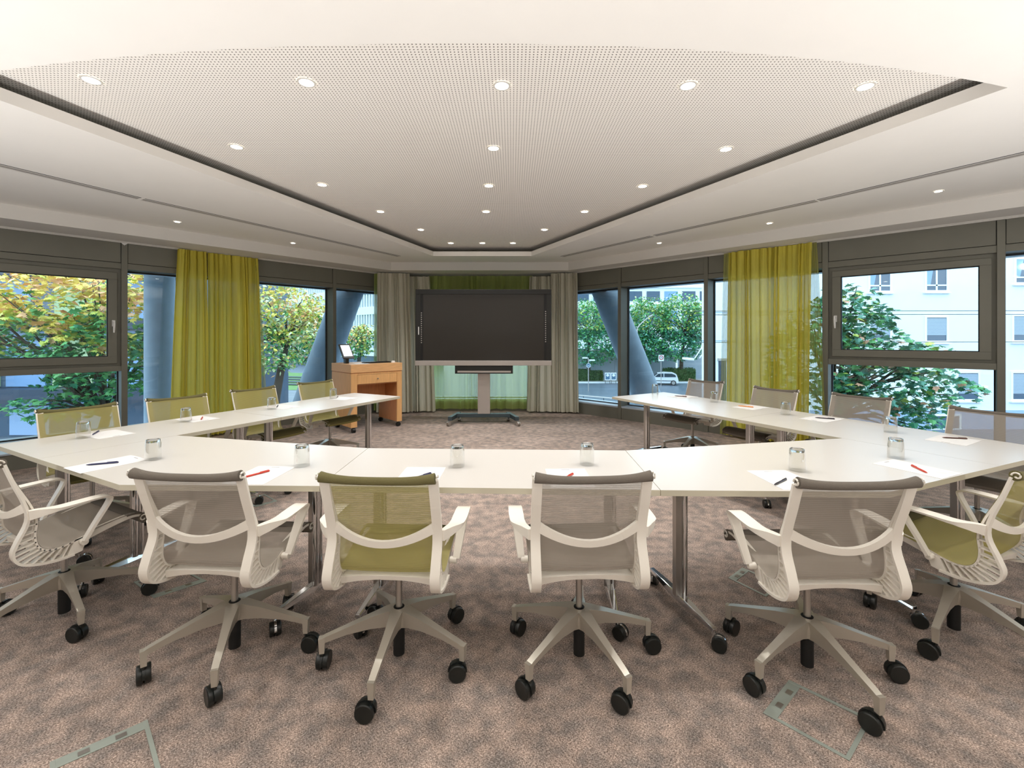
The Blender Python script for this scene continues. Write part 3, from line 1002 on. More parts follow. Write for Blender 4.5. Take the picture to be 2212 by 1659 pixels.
            secs.append([(v.x * s_, v.y, v.z) for v in (q if s_ > 0 else q[::-1])])
        m.loft(secs)
        m.lathe([(0.0001, -0.016), (0.012, -0.016), (0.015, -0.010), (0.015, 0.016), (0.0001, 0.016)], 12,
                Matrix.Translation((0.246 * s_, -0.006, 0.428)) @ Matrix.Rotation(PI / 2, 4, 'Y'))
        m.build('armrest', 'shell', t, smooth=True)
    # lumbar crossbar
    m = MB(); secs = []
    for j in range(17):
        x = -0.205 + 0.41 * j / 16
        e = (x / 0.205) ** 2
        zc = 0.592 + 0.058 * e; y = -0.232 + 0.034 * e; h_ = 0.014 + 0.009 * e
        secs.append([(x, y, zc - h_), (x, y + 0.013, zc - h_), (x, y + 0.013, zc + h_), (x, y - 0.004, zc + h_)])
    m.loft(secs)
    m.build('crossbar', 'shell', t, smooth=True)
    # lower transverse shell under the seat, and the mechanism
    m = MB(); secs = []
    for j in range(17):
        x = -0.2 + 0.4 * j / 16
        e = (x / 0.2) ** 2
        dz = 0.022 * (1 - e)
        secs.append([(x, -0.150, 0.388 + dz), (x, -0.03, 0.380 + dz), (x, -0.02, 0.405 + dz * .6), (x, -0.155, 0.420 + dz * .4)])
    m.loft(secs)
    m.build('lower_crossbar', 'shell', t, smooth=True)
    m = MB()
    m.loft([[(-0.05, -0.09, 0.375), (0.05, -0.09, 0.375), (0.04, 0.07, 0.375), (-0.04, 0.07, 0.375)], [(-0.10, -0.1, 0.41), (0.10, -0.1, 0.41), (0.10, 0.10, 0.43), (-0.10, 0.10, 0.43)]])
    m.tube([(-0.205, 0.02, 0.425), (0.205, 0.02, 0.425)], 0.014, 10)
    m.build('mechanism', 'shell', t, smooth=True)
    MB().lathe([(0.0145, 0.20), (0.0145, 0.39)], 14).build('gas_column', 'satin_metal', t, smooth=True)
    MB().lathe([(0.018, 0.022), (0.025, 0.026), (0.025, 0.20)], 16).build('column_housing', 'black_matte', t, smooth=True)
    # star base
    m = MB()
    m.lathe([(0.0001, 0.232), (0.020, 0.232), (0.034, 0.234), (0.044, 0.230), (0.046, 0.200), (0.040, 0.160), (0.028, 0.155)], 20, caps=False)
    for k_ in range(5):
        R = Matrix.Rotation(2 * PI * k_ / 5, 4, 'Z')
        secs = []
        for (r_, zt, zb, w_, wb) in ((0.02, 0.235, 0.155, 0.030, 0.022), (0.05, 0.233, 0.158, 0.026, 0.014), (0.12, 0.214, 0.158, 0.0185, 0.010), (0.22, 0.182, 0.148, 0.015, 0.009), (0.305, 0.155, 0.128, 0.0135, 0.009), (0.322, 0.148, 0.118, 0.013, 0.009)):
            secs.append([R @ Vector((r_, -w_, zt)), R @ Vector((r_, -wb, zb)), R @ Vector((r_, wb, zb)), R @ Vector((r_, w_, zt))])
        m.loft(secs)
        secs = []
        for (z_, e) in ((0.148, 0.0135), (0.110, 0.0115), (0.082, 0.0105)):
            secs.append([R @ Vector((0.322 + a * e, b * e, z_)) for a, b in ((-1, -1), (1, -1), (1, 1), (-1, 1))])
        m.loft(secs)
    base = m.build('star_base', 'base_metal', t, smooth=True)
    rn = random.Random(3)
    for k_ in range(5):
        a = 2 * PI * k_ / 5
        wheel_caster(base, (0.322 * math.cos(a), 0.322 * math.sin(a), 0.084), rn.uniform(0, 2 * PI), 0.037, 'black_plastic', 'black_plastic')
    MB().lathe([(0.0149, 0.2), (0.024, 0.2355), (0.0149, 0.2375)], 16, caps=False).build('collar', 'black_matte', base, smooth=True)
    return t
proto = {'grey': make_chair('grey'), 'olive': make_chair('olive')}
used = {'grey': False, 'olive': False}
def place_chair(tone, x, y, face, base_deg, label, group, lift=0.0):
    if used[tone]:
        o = copy_tree(proto[tone])
    else:
        o = proto[tone]; used[tone] = True
    rz = math.atan2(face[1], face[0]) - PI / 2
    o.location = (x, y, 0); o.rotation_euler = (0, 0, rz)
    tag(o, label, 'chair', group)
    for ch in o.children:
        if ch.name.startswith('star_base'):
            ch.rotation_euler = (0, 0, math.radians(base_deg) - rz)
            ch.location = (0, 0, 0)
        elif ch.name.startswith('column_housing'):
            ch.location = (0, 0, 0)
        else:
            ch.location = (0, 0, lift)
    return o
gf = 'chairs along the front of the table, backs to the viewer'
CH = []
def fc(deg):       # facing given as degrees turned right of straight ahead
    return (math.sin(math.radians(deg)), math.cos(math.radians(deg)))
place_chair('grey', -1.27, 2.046, fc(4), 2, 'grey mesh swivel chair, back to us, second from the left in the front row', gf, 0.025)
place_chair('olive', -0.5065, 2.003, fc(3), 50, 'olive mesh swivel chair with its back squarely to us, front row', gf, 0.025)
place_chair('grey', 0.30, 2.0, fc(-3), 8, 'grey mesh swivel chair nearest below the screen, back to us', gf, 0.03)
place_chair('grey', 1.277, 1.933, fc(-1), -9, 'grey mesh swivel chair standing behind the steel floor box at right', gf, 0.03)
place_chair('grey', -2.31, 2.305, (0.465, 0.885), 37, 'grey mesh swivel chair cut by the left edge, seen from its side', gf, 0.015)
place_chair('olive', 2.153, 2.177, (-0.42, 0.907), -1, 'olive mesh swivel chair cut by the right edge, seen from its side', gf, 0.0)
gl = 'olive chairs along the left windows'
for (x, y, fx, fy, bdeg, lb) in ((-3.12, 3.32, .86, -.51, 20, 'olive swivel chair nearest the left edge, before the opening window'),
                                 (-2.80, 3.90, .84, -.54, 50, 'olive swivel chair in front of the left curtain and blue column'),
                                 (-2.49, 4.59, .87, -.48, 12, 'olive swivel chair before the left window with the yellow tree'),
                                 (-2.16, 5.30, .85, -.52, 33, 'olive swivel chair beside the wooden lectern')):
    place_chair('olive', x, y, (fx, fy), bdeg, lb, gl, 0.022)
gr = 'grey chairs along the right windows'
for (x, y, fx, fy, bdeg, lb) in ((2.19, 5.42, -.83, -.56, 10, 'grey swivel chair furthest back on the right, before the street window'),
                                 (2.53, 4.57, -.88, -.48, 40, 'grey swivel chair in front of the right green curtain'),
                                 (2.98, 3.99, -.87, -.49, 20, 'grey swivel chair below the right opening window'),
                                 (3.28, 3.15, -.88, -.475, 60, 'grey swivel chair at the right edge, its mesh back seen through')):
    place_chair('grey', x, y, (fx, fy), bdeg, lb, gr, 0.022)

# ------------------------------------------------------------------ tumblers, paper, pens
def make_glass():
    t = empty('tumbler')
    m = MB()
    m.lathe([(0.0405, 0.0), (0.040, 0.03), (0.0385, 0.085), (0.036, 0.105), (0.034, 0.1135), (0.031, 0.1155)], 28, caps=False)
    m.lathe([(0.0385, 0.0), (0.038, 0.03), (0.0365, 0.085), (0.034, 0.098)], 28, caps=False)
    m.build('bowl', 'tumbler_glass', t, smooth=True)
    m = MB()
    m.lathe([(0.0001, 0.100), (0.022, 0.100), (0.032, 0.098), (0.0345, 0.104), (0.0335, 0.112), (0.029, 0.1145), (0.022, 0.1125), (0.0001, 0.112)], 28, caps=False)
    m.build('thick_base', 'tumbler_base', t, smooth=True)
    return t
g0 = make_glass(); g_used = False
glasses = [(331, 992, 'upturned tumbler at the left corner of the front tables'), (652, 1006, 'upturned tumbler on the front tables, right of the red pen'),
           (988, 1007, 'upturned tumbler on the centre table, left one of two'), (1268, 1003, 'upturned tumbler on the centre table, right one of two'),
           (1722, 1016, 'upturned tumbler behind the grey chair by the floor box'), (1935, 989, 'upturned tumbler by the sheet with the orange-red pen'),
           (180, 946, 'upturned tumbler on the left arm, nearest the viewer'), (402, 911, 'upturned tumbler on the left arm, second from the viewer'),
           (587, 884, 'upturned tumbler on the left arm, third from the viewer'), (720, 861, 'upturned tumbler on the left arm, nearest the lectern'),
           (1415, 850, 'upturned tumbler at the far end of the right arm'), (1543, 869, 'upturned tumbler on the right arm before the furthest grey chair'),
           (1697, 896, 'upturned tumbler on the right arm before the green curtain'), (1924, 934, 'upturned tumbler on the right arm, nearest the viewer')]
for (x, y, lb) in glasses:
    o = g0 if not g_used else copy_tree(g0)
    g_used = True
    q = P(x, y, 0.74)
    o.location = (q.x, q.y, 0.7405)
    tag(o, lb, 'glass', 'upturned tumblers on the tables')
# sheets: centre pixel, writing direction (towards the middle of the room), pen
def sheet_and_pen(px, py, up, pen_a, pen_b, ink, place, pencol, penname='ballpoint_pen'):
    c = P(px, py, 0.74)
    up = Vector(up).normalized()
    rz = math.atan2(up.y, up.x) - PI / 2
    t = empty('note_sheet', (c.x, c.y, 0.7403), rz, label='white note sheet %s' % place, cat='paper', group='note sheets at the seats')
    MB().box(-0.105, 0.105, -0.1485, 0.1485, 0, 0.0012).build('sheet', 'paper', t)
    MB().box(-0.022, 0.022, 0.128, 0.134, 0.0012, 0.0015).build('printed_heading', 'print_grey', t)
    m = MB()
    for (x, y, r) in ((0.02, -0.10, 0.022), (0.065, -0.125, 0.017), (0.07, -0.075, 0.014)):
        m.lathe([(0.0001, 0.00135), (r, 0.00135)], 20, Matrix.Translation((x, y, 0)), caps=False)
    m.build('printed_dots', 'print_pink', t)
    a, b = P(*pen_a, 0.747), P(*pen_b, 0.747)
    d = (b - a); mid = (a + b) / 2; d.z = 0; d.normalize()
    rz = math.atan2(d.y, d.x)
    p = empty('ballpoint_pen', (mid.x, mid.y, 0.7465), rz, label='%s ballpoint pen %s' % (pencol, place.replace('on the', 'lying on the').replace('before', 'lying on the sheet before')), cat='pen', group='pens on the note sheets')
    m = MB()
    m.tube([(-0.070, 0, 0), (-0.060, 0, 0), (-0.045, 0, 0), (0.066, 0, 0), (0.070, 0, 0)], [0.0015, 0.0035, 0.0048, 0.0048, 0.0035], 10)
    m.build('barrel', ink, p, smooth=True)
    MB().box(0.02, 0.066, -0.0015, 0.0015, 0.0045, 0.0065).build('clip', ink, p)
ul, ur = Vector((0.465, 0.885)), Vector((-0.42, 0.907))
al, ar = (-Lacross), (-Racross)
sheet_and_pen(232, 1002, ul, (186, 1004), (256, 998), 'ink_navy', 'at the left corner of the front tables', 'navy blue')
sheet_and_pen(563, 1026, (0.05, 1), (533, 1029), (572, 1019), 'ink_red', 'before the second chair of the front row', 'red')
sheet_and_pen(908, 1028, (0.02, 1), (880, 1037), (934, 1021), 'ink_navy', 'before the olive chair in the front row', 'dark blue')
sheet_and_pen(1229, 1032, (-0.02, 1), (1208, 1038), (1238, 1023), 'ink_red', 'before the grey chair below the screen', 'orange-red')
sheet_and_pen(1695, 1036, (-0.05, 1), (1670, 1048), (1701, 1033), 'ink_black', 'before the grey chair by the floor box', 'black')
sheet_and_pen(1978, 1012, ur, (2005, 1022), (1967, 1004), 'ink_red', 'at the right corner of the front tables', 'bright red')
sheet_and_pen(232, 938, al, (198, 939.5), (215, 930), 'ink_navy', 'before the olive chair nearest the left edge', 'dark navy')
sheet_and_pen(425, 905, al, (434, 907), (438, 900), 'ink_red', 'before the olive chair by the left curtain', 'deep red')
sheet_and_pen(610, 879, al, (597, 880), (601, 875), 'ink_black', 'before the olive chair by the yellow tree', 'dark')
sheet_and_pen(738, 860.5, al, (726, 860), (730, 856.5), 'ink_black', 'on the left arm nearest the lectern', 'slim dark')
sheet_and_pen(1475, 857, ar, (1455, 854.5), (1486, 857), 'ink_brown', 'before the furthest grey chair on the right', 'brown')
sheet_and_pen(1622, 880, ar, (1592, 876), (1630, 879.5), 'ink_orange', 'before the grey chair by the green curtain', 'orange')
sheet_and_pen(1775, 905, ar, (1758, 901.5), (1806, 905), 'ink_black', 'before the grey chair below the opening window', 'charcoal')
sheet_and_pen(2058, 951, ar, (2032, 944.5), (2093, 947.5), 'ink_brown', 'before the grey chair at the right edge', 'maroon')

# ------------------------------------------------------------------ floor boxes in the carpet
def floor_box(quad, label, hinge=True):
    q = [P(x, y, 0.0) for x, y in quad]
    c = sum(q, Vector()) / 4
    q = [p - c for p in q]
    if (q[1] - q[0]).cross(q[2] - q[1]).z < 0:
        q = [q[0], q[3], q[2], q[1]]; flip = True
    else:
        flip = False
    t = empty('floor_box', (c.x, c.y, 0), label=label, cat='floor outlet', group='steel floor boxes in the carpet')
    def border(i, w):
        a, b = q[i], q[(i + 1) % 4]; pr, nx = q[i - 1], q[(i + 2) % 4]
        a2 = a + (pr - a).normalized() * w; b2 = b + (nx - b).normalized() * w
        m = MB(); s_ = [a, b, b2, a2]
        m.loft([[(p.x, p.y, 0.0) for p in s_], [(p.x, p.y, 0.0032 + 0.0004 * i) for p in s_]])
        return m
    wide = 3 if not flip else 0
    for i in range(4):
        border(i, 0.045 if (hinge and i == wide) else 0.014).build('hinge_strip' if (hinge and i == wide) else 'frame_strip', 'floor_steel', t, bevel=0.001)
    if hinge:
        a, b = q[wide], q[(wide + 1) % 4]; nrm = (q[wide - 1] - a).normalized()
        for u in (0.3, 0.68):
            p = a.lerp(b, u) + nrm * 0.027
            d = (b - a).normalized()
            s_ = [p - d * .015 - nrm * .01, p + d * .015 - nrm * .01, p + d * .015 + nrm * .01, p - d * .015 + nrm * .01]
            m = MB(); m.loft([[(v.x, v.y, 0.004) for v in s_], [(v.x, v.y, 0.0056) for v in s_]])
            m.build('cable_flap', 'satin_metal', t)
floor_box([(1704, 1470), (1883, 1556), (1835, 1645), (1648, 1541)], 'steel-framed floor box in the carpet at lower right')
floor_box([(319, 1556), (376, 1765), (120, 1900), (107, 1648)], 'steel-framed floor box cut by the bottom edge at lower left')
floor_box([(1603, 1227), (1690, 1262), (1655, 1290), (1573, 1249)], 'steel-framed floor box partly under the right front chair')
floor_box([(447, 1256), (400, 1232), (288, 1258), (332, 1293)], 'steel-framed floor box behind the second front chair')
floor_box([(600, 1083), (572, 1068), (520, 1080), (552, 1096)], 'steel-framed floor box seen below the left front table')

# ------------------------------------------------------------------ screen on wheeled stand
TV = empty('display_stand', (-0.475, 7.42, 0), label='large dark flat screen on a wheeled stand at the back of the room', cat='screen')
def tvx(px, Y=7.40): return (px - CX) * Y / F + 0.475
def tvz(py, Y=7.40): return EYE - (py - HY) * Y / F
x0, x1 = tvx(897.6), tvx(1191)
z0, z1 = tvz(789.6), tvz(625)
zs = tvz(779)
sx0, sx1, sz0, sz1 = tvx(913.8), tvx(1175), tvz(778.3), tvz(635.5)
MB().box(x0 + .01, x1 - .01, 0.0, 0.10, z0 + .02, z1 - .01).build('housing', 'tv_frame', TV, bevel=0.006)
m = MB()
for b in ((x0, x1, -0.02, 0.01, sz1, z1), (x0, tvx(909) , -0.02, 0.01, zs, sz1), (tvx(1180), x1, -0.02, 0.01, zs, sz1)):
    m.box(*b)
m.build('bezel', 'tv_frame', TV, bevel=0.004)
m = MB(); m.box(tvx(909), sx0, -0.012, 0.01, zs, sz1); m.box(sx1, tvx(1180), -0.012, 0.01, zs, sz1)
m.build('side_strip', 'black_matte', TV)
MB().box(sx0, sx1, -0.008, 0.01, zs, sz1).build('screen', 'screen', TV)
MB().box(x0 - .005, x1 + .005, -0.028, 0.02, z0, zs).build('lower_bar', 'silver', TV, bevel=0.003)
for sx in (tvx(910.2), tvx(1178.6)):
    for k_ in range(15):
        z = lerp(tvz(740), tvz(676), k_ / 14) if sx < 0 else lerp(tvz(738), tvz(673), k_ / 14)
        MB().box(sx - 0.008, sx + 0.008, -0.016, -0.012, z - 0.008, z + 0.008).build('button', 'silver', TV)
MB().tube([(tvx(904.3), -0.026, tvz(706)), (tvx(904.3), -0.026, tvz(723))], 0.008, 8).build('stylus', 'white_plastic', TV)
m = MB().box(tvx(982.5), tvx(1108), -0.01, 0.08, tvz(807.4), tvz(789.8))
sb = m.build('soundbar', 'black_plastic', TV, bevel=0.004)
MB().box(tvx(988), tvx(1103.5), -0.014, -0.01, tvz(805), tvz(801)).build('silver_strip', 'silver', sb)
Yc = 0.14
cx_ = (tvx(1045.5, 7.56))
MB().box(cx_ - 0.104, cx_ + 0.104, 0.10, 0.17, 0.155, 1.5).build('column', 'silver', TV, bevel=0.004)
MB().box(tvx(986, 7.6), tvx(1103, 7.6), 0.10, 0.20, 0.095, 0.155).build('cross_beam', 'blue_metal', TV, bevel=0.003)
for s_ in (-1, 1):
    fx, bx = (tvx(971.5, 7.25), tvx(992, 7.75)) if s_ < 0 else (tvx(1117, 7.25), tvx(1097, 7.75))
    m = MB(); w_ = 0.032
    m.loft([[(fx - w_, -0.16, 0.085), (fx + w_, -0.16, 0.085), (fx + w_, -0.16, 0.15), (fx - w_, -0.16, 0.15)], [(bx - w_, 0.33, 0.085), (bx + w_, 0.33, 0.085), (bx + w_, 0.33, 0.15), (bx - w_, 0.33, 0.15)]])
    ft = m.build('foot', 'blue_metal', TV, bevel=0.003)
    wheel_caster(ft, (fx + s_ * 0.01, -0.14, 0.088), 0.5 * s_, 0.036, 'satin_metal', 'chrome')
    wheel_caster(ft, (bx, 0.30, 0.088), 0.2, 0.036, 'satin_metal', 'chrome')

# ------------------------------------------------------------------ wooden lectern
FLc, FRc = Vector((-2.41, 6.69)), Vector((-1.795, 7.28))
u_ = (FRc - FLc); LW = u_.length; u_.normalize()
LE = empty('lectern', (FLc.x, FLc.y, 0), math.atan2(u_.y, u_.x), label='light wooden lectern desk on casters with a drawer', cat='lectern')
DP, ZT = 0.72, 1.03
MB().box(-0.004, LW + .004, -0.004, DP, 0.905, ZT).build('top_block', 'wood_top', LE, bevel=0.002)
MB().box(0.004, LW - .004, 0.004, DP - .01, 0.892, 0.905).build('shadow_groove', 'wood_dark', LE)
MB().box(0, 0.03, 0.0, DP - .004, 0.082, 0.892).build('side_panel', 'wood', LE)
MB().box(LW - 0.03, LW, 0.0, DP - .004, 0.082, 0.892).build('side_panel', 'wood', LE)
MB().box(0.03, 0.095, 0.0, 0.03, 0.082, 0.892).build('front_stile', 'wood', LE)
MB().box(LW - 0.085, LW - 0.03, 0.0, 0.03, 0.082, 0.892).build('front_stile', 'wood', LE)
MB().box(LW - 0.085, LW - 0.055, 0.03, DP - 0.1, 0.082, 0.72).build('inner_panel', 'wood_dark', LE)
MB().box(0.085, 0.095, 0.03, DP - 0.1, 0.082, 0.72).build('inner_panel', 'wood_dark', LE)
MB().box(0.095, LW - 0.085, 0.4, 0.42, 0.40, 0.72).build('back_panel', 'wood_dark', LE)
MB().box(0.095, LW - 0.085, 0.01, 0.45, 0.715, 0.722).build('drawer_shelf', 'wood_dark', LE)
MB().box(0.095, LW - 0.085, 0.004, 0.012, 0.872, 0.892).build('top_rail', 'wood', LE)
dr = MB().box(0.099, LW - 0.089, 0.001, 0.35, 0.728, 0.868).build('drawer', 'wood', LE, bevel=0.002)
MB().lathe([(0.006, 0.0), (0.008, 0.012), (0.011, 0.02), (0.0001, 0.022)], 12, Matrix.Translation((LW * .5, 0.0, 0.80)) @ Matrix.Rotation(PI / 2, 4, 'X')).build('knob', 'satin_metal', dr, smooth=True)
for (x, y) in ((0.05, 0.05), (LW - 0.06, 0.05), (0.05, DP - 0.08), (LW - 0.06, DP - 0.08)):
    wheel_caster(LE, (x, y, 0.084), 0.6 * x, 0.034, 'black_plastic', 'black_plastic')
LM = Matrix.Translation((FLc.x, FLc.y, 0)) @ Matrix.Rotation(math.atan2(u_.y, u_.x), 4, 'Z')
# keyboard, tablet, sheet and box on the lectern
p = LM @ Vector((0.52, 0.22, ZT + 0.0005))
kb = empty('keyboard', p, math.atan2(u_.y, u_.x), label='black keyboard lying on the wooden lectern', cat='keyboard')
MB().box(-0.22, 0.22, -0.07, 0.07, 0, 0.018).build('tray', 'black_plastic', kb, bevel=0.003)
m = MB()
for r_ in range(5):
    for c_ in range(15):
        m.box(-0.205 + c_ * 0.0275, -0.182 + c_ * 0.0275, -0.058 + r_ * 0.024, -0.038 + r_ * 0.024, 0.018, 0.023)
m.build('keys', 'tv_frame', kb)
p = LM @ Vector((0.10, 0.40, ZT + 0.0005))
tbm = empty('touch_panel', p, math.radians(52), label='small tilted touch panel on a black foot on the lectern', cat='touch screen')
MB().box(-0.03, 0.03, -0.03, 0.03, 0, 0.10).build('foot', 'black_plastic', tbm, bevel=0.004)
T_ = Matrix.Translation((0, 0, 0.19)) @ Matrix.Rotation(math.radians(-33), 4, 'X')
MB().box(-0.095, 0.095, -0.012, 0.012, -0.13, 0.13, T_).build('housing', 'black_plastic', tbm, bevel=0.004)
MB().box(-0.075, 0.075, -0.0145, -0.0125, -0.095, 0.105, T_).build('display', 'tablet_screen', tbm)
p = LM @ Vector((0.24, 0.17, ZT + 0.0003))
sh = MB().box(-0.105, 0.105, -0.14, 0.14, 0, 0.003).build('paper_sheet', 'paper', None, loc=p, rotz=0.5)
tag(sh, 'white sheet of paper lying beside the keyboard on the lectern', 'paper')
p = LM @ Vector((0.76, 0.12, ZT + 0.0003))
cu = MB().loft([[(-.03, -.02, 0), (.03, -.02, 0), (.03, .02, 0), (-.03, .02, 0)], [(-.02, -.015, .03), (.025, -.015, .03), (.025, .015, .03), (-.02, .015, .03)]]).build('small_box', 'white_plastic', None, loc=p, rotz=0.7, bevel=0.004)
tag(cu, 'small white plastic box at the right end of the lectern', 'box')

# ------------------------------------------------------------------ outside: ground
ZG = -4.1
gm = MB().box(-160, 160, -40, 260, ZG - 0.3, ZG).build('ground', 'asphalt'); gm['kind'] = 'structure'
m = MB().box(6, 60, 54.5, 140, ZG, ZG + 0.12)
o = m.build('pavement', 'pavement'); o['kind'] = 'structure'
MB().box(6, 60, 54.2, 54.5, ZG, ZG + 0.14).build('kerb', 'ext_white', o)
m = MB()
m.poly([(-70, 52, ZG + .02), (-14, 46, ZG + .02), (-14, 62, ZG + .02), (-70, 84, ZG + .02)])
o = m.build('grass_strip', 'grass'); tag(o, 'green grass between the tram rails beyond the left window', 'grass', kind='stuff')
for i, (ya, yb) in enumerate(((56, 49), (59, 51.5), (63, 54), (67, 56.5))):
    m = MB().tube([(-70, ya + 6, ZG + 0.1), (-14, yb, ZG + 0.1)], 0.14, 4)
    o = m.build('tram_rail', 'rail_metal')
    tag(o, ('nearest', 'second nearest', 'third', 'furthest')[i] + ' dark tram rail crossing the grass beyond the left window', 'rail', 'tram rails in the grass')
# exterior round and raking columns
def column(a, b, r, label, name='concrete_column'):
    d = b - a
    m = MB().tube([Vector((0, 0, 0)), d], r, 40)
    o = m.build(name, 'concrete', None, smooth=True, loc=a)
    tag(o, label, 'column')
    return o
c = D(345, 729, 8.4)
column(Vector((c.x, c.y, ZG)), Vector((c.x, c.y, 5.0)), 0.235, 'upright round concrete column outside, left of the green curtain')
def rake(xc, yc, slope, Y, r, label):
    zt, zb = 5.0, ZG
    yt = HY - (zt - EYE) * F / Y; yb = HY + (EYE - zb) * F / Y
    a = Vector(((xc + slope * (yb - yc) - CX) * Y / F, Y, zb)); b = Vector(((xc + slope * (yt - yc) - CX) * Y / F, Y, zt))
    column(a, b, r, label, 'raking_column')
rake(752, 632, -0.36, 9.7, 0.31, 'thick slanting concrete column outside, leaning right behind the lectern')
rake(1328, 677.8, 0.39, 9.7, 0.30, 'thick slanting concrete column outside the right street window')

# ------------------------------------------------------------------ outside: trees
def leaf_shape():
    """Palmate leaf outline in the x-y plane, unit size, stalk at the origin."""
    a = [(0.0, -0.05), (0.22, -0.02), (0.46, -0.10), (0.36, 0.12), (0.56, 0.34), (0.30, 0.34), (0.24, 0.62), (0.10, 0.58), (0.0, 0.92),
         (-0.10, 0.58), (-0.24, 0.62), (-0.30, 0.34), (-0.56, 0.34), (-0.36, 0.12), (-0.46, -0.10), (-0.22, -0.02)]
    return a
LEAF = leaf_shape()
def add_leaf(m, p, s, yaw, pitch, roll, palm=True):
    M = Matrix.Translation(p) @ Matrix.Rotation(yaw, 4, 'Z') @ Matrix.Rotation(pitch, 4, 'X') @ Matrix.Rotation(roll, 4, 'Y')
    if palm:
        n = len(m.v)
        m.v.append(tuple(M @ Vector((0, 0.25 * s, 0.03 * s))))
        for x, y in LEAF:
            m.v.append(tuple(M @ Vector((x * s, y * s, -0.28 * s * abs(x) ** 1.3))))
        k_ = len(LEAF)
        for i in range(k_):
            m.face((n, n + 1 + i, n + 1 + (i + 1) % k_))
    else:
        q = [(0, 0, 0), (0.35 * s, 0.4 * s, -0.05 * s), (0, s, -0.1 * s), (-0.35 * s, 0.4 * s, -0.05 * s)]
        m.poly([M @ Vector(v) for v in q])
def tree(name, label, group, ground, blobs, n, size, mats, pick, seed, palm=True, singles=0, trunk_r=0.16, fork=None, cats='tree', shell=0.45):
    rnd = random.Random(seed)
    t = empty(name, ground, label=label, cat=cats, group=group)
    g0_ = Vector(ground)
    cen = sum((Vector(b[0]) for b in blobs), Vector()) / len(blobs)
    top = fork if fork else cen - Vector((0, 0, 0.6))
    mid = g0_.lerp(Vector(top), 0.5) + Vector((rnd.uniform(-.1, .1), rnd.uniform(-.1, .1), 0))
    MB().tube([Vector((0, 0, 0)), mid - g0_, Vector(top) - g0_], [trunk_r * 1.2, trunk_r, trunk_r * 0.75], 9).build('trunk', 'bark', t, smooth=True)
    m = MB()
    wts = [b[1][0] * b[1][1] * b[1][2] for b in blobs]
    for bi, (c_, r_) in enumerate(blobs):
        for k_ in range(7):
            d = Vector((rnd.gauss(0, 1), rnd.gauss(0, 1), rnd.gauss(0.3, 0.8))).normalized()
            e = Vector(c_) + Vector((d.x * r_[0], d.y * r_[1], d.z * r_[2])) * 0.85
            a = Vector(top); mm = a.lerp(e, 0.55) + Vector((0, 0, 0.12 * (e - a).length))
            m.tube([a - g0_, mm - g0_, e - g0_], [trunk_r * 0.35, trunk_r * 0.2, trunk_r * 0.06], 5)
    m.build('branches', 'bark', t)
    pts = []
    for i in range(n):
        c_, r_ = rnd.choices(blobs, wts)[0]
        while True:
            d = Vector((rnd.gauss(0, 1), rnd.gauss(0, 1), rnd.gauss(0, 1))).normalized()
            rad = (shell + (1 - shell) * rnd.random() ** 0.6) * rnd.uniform(0.9, 1.06)
            p = Vector(c_) + Vector((d.x * r_[0], d.y * r_[1], d.z * r_[2])) * rad
            # clump the foliage into sprays
            h = math.sin(p.x * 4.1 / size * .16 + 1.3) + math.sin(p.y * 2.7 / size * .16 + 0.7) + math.sin(p.z * 6.3 / size * .16 + p.x * 1.7)
            if h > -0.5 or rnd.random() < 0.25:
                break
        pts.append(p)
    pts.sort(key=lambda p: (p - Vector((0, 0, EYE))).length)
    fm_ = MB()
    proto_leaf = {}
    for i, p in enumerate(pts):
        s_ = size * rnd.uniform(0.75, 1.25)
        yaw, pitch, roll = rnd.uniform(0, 2 * PI), rnd.gauss(-0.45, 0.35), rnd.gauss(0, 0.35)
        mi = pick(p, rnd)
        if i < singles:
            key = (mi, i % 3)
            if key not in proto_leaf:
                lm = MB(); add_leaf(lm, Vector((0, 0, 0)), size * (0.85 + 0.15 * key[1]), 0, 0, 0, palm)
                proto_leaf[key] = lm.mesh('leaf', mats[mi])
            o = bpy.data.objects.new('leaf', proto_leaf[key]); COL.objects.link(o)
            o.parent = t; o.location = p - g0_
            o.rotation_euler = (Matrix.Rotation(yaw, 3, 'Z') @ Matrix.Rotation(pitch, 3, 'X') @ Matrix.Rotation(roll, 3, 'Y')).to_euler()
        else:
            fm_.cur = mi
            add_leaf(fm_, p - g0_, s_, yaw, pitch, roll, palm)
    fo = fm_.build('foliage', mats, t)
    fo['kind'] = 'stuff'
    return t

def pick_autumn(p, rnd):
    h = (p.z - 1.15) / 1.5 + 0.6 * math.sin(p.x * 3.1 + p.z * 2.3) * math.cos(p.z * 3.7 - p.x) + rnd.gauss(0, 0.16)
    if h > 1.0: return rnd.choice((1, 0, 0))
    if h > 0.55: return rnd.choice((0, 0, 1, 2))
    if h > 0.25: return rnd.choice((2, 0, 3))
    return rnd.choice((3, 3, 4))
am = ['leaf_yellow', 'leaf_orange', 'leaf_lime', 'leaf_green', 'leaf_deep']
Y1 = 9.6
def B(px, py, Y, rx, ry, rz): return (tuple(D(px, py, Y)), (rx, ry, rz))
tree('maple_tree', 'near maple with yellow, orange and green leaves outside the left window', None, (D(160, 700, 10.2).x, 10.2, ZG),
     [B(120, 640, 10.0, 1.9, 0.8, 0.9), B(280, 690, 9.9, 1.2, 0.8, 1.2), B(60, 720, 9.8, 1.6, 0.7, 0.8), B(210, 790, 9.7, 1.5, 0.7, 0.8), B(120, 880, 9.6, 1.1, 0.6, 0.3), B(-90, 680, 10, 1.2, .8, 1.2)],
     5200, 0.145, am, pick_autumn, 31, True, 290, 0.12, tuple(D(230, 900, 10.2)))
def pick_green(p, rnd):
    r = rnd.random()
    return 3 if r < 0.04 else (2 if r < 0.10 else (0 if r < 0.45 else 1 if r < 0.75 else 4))
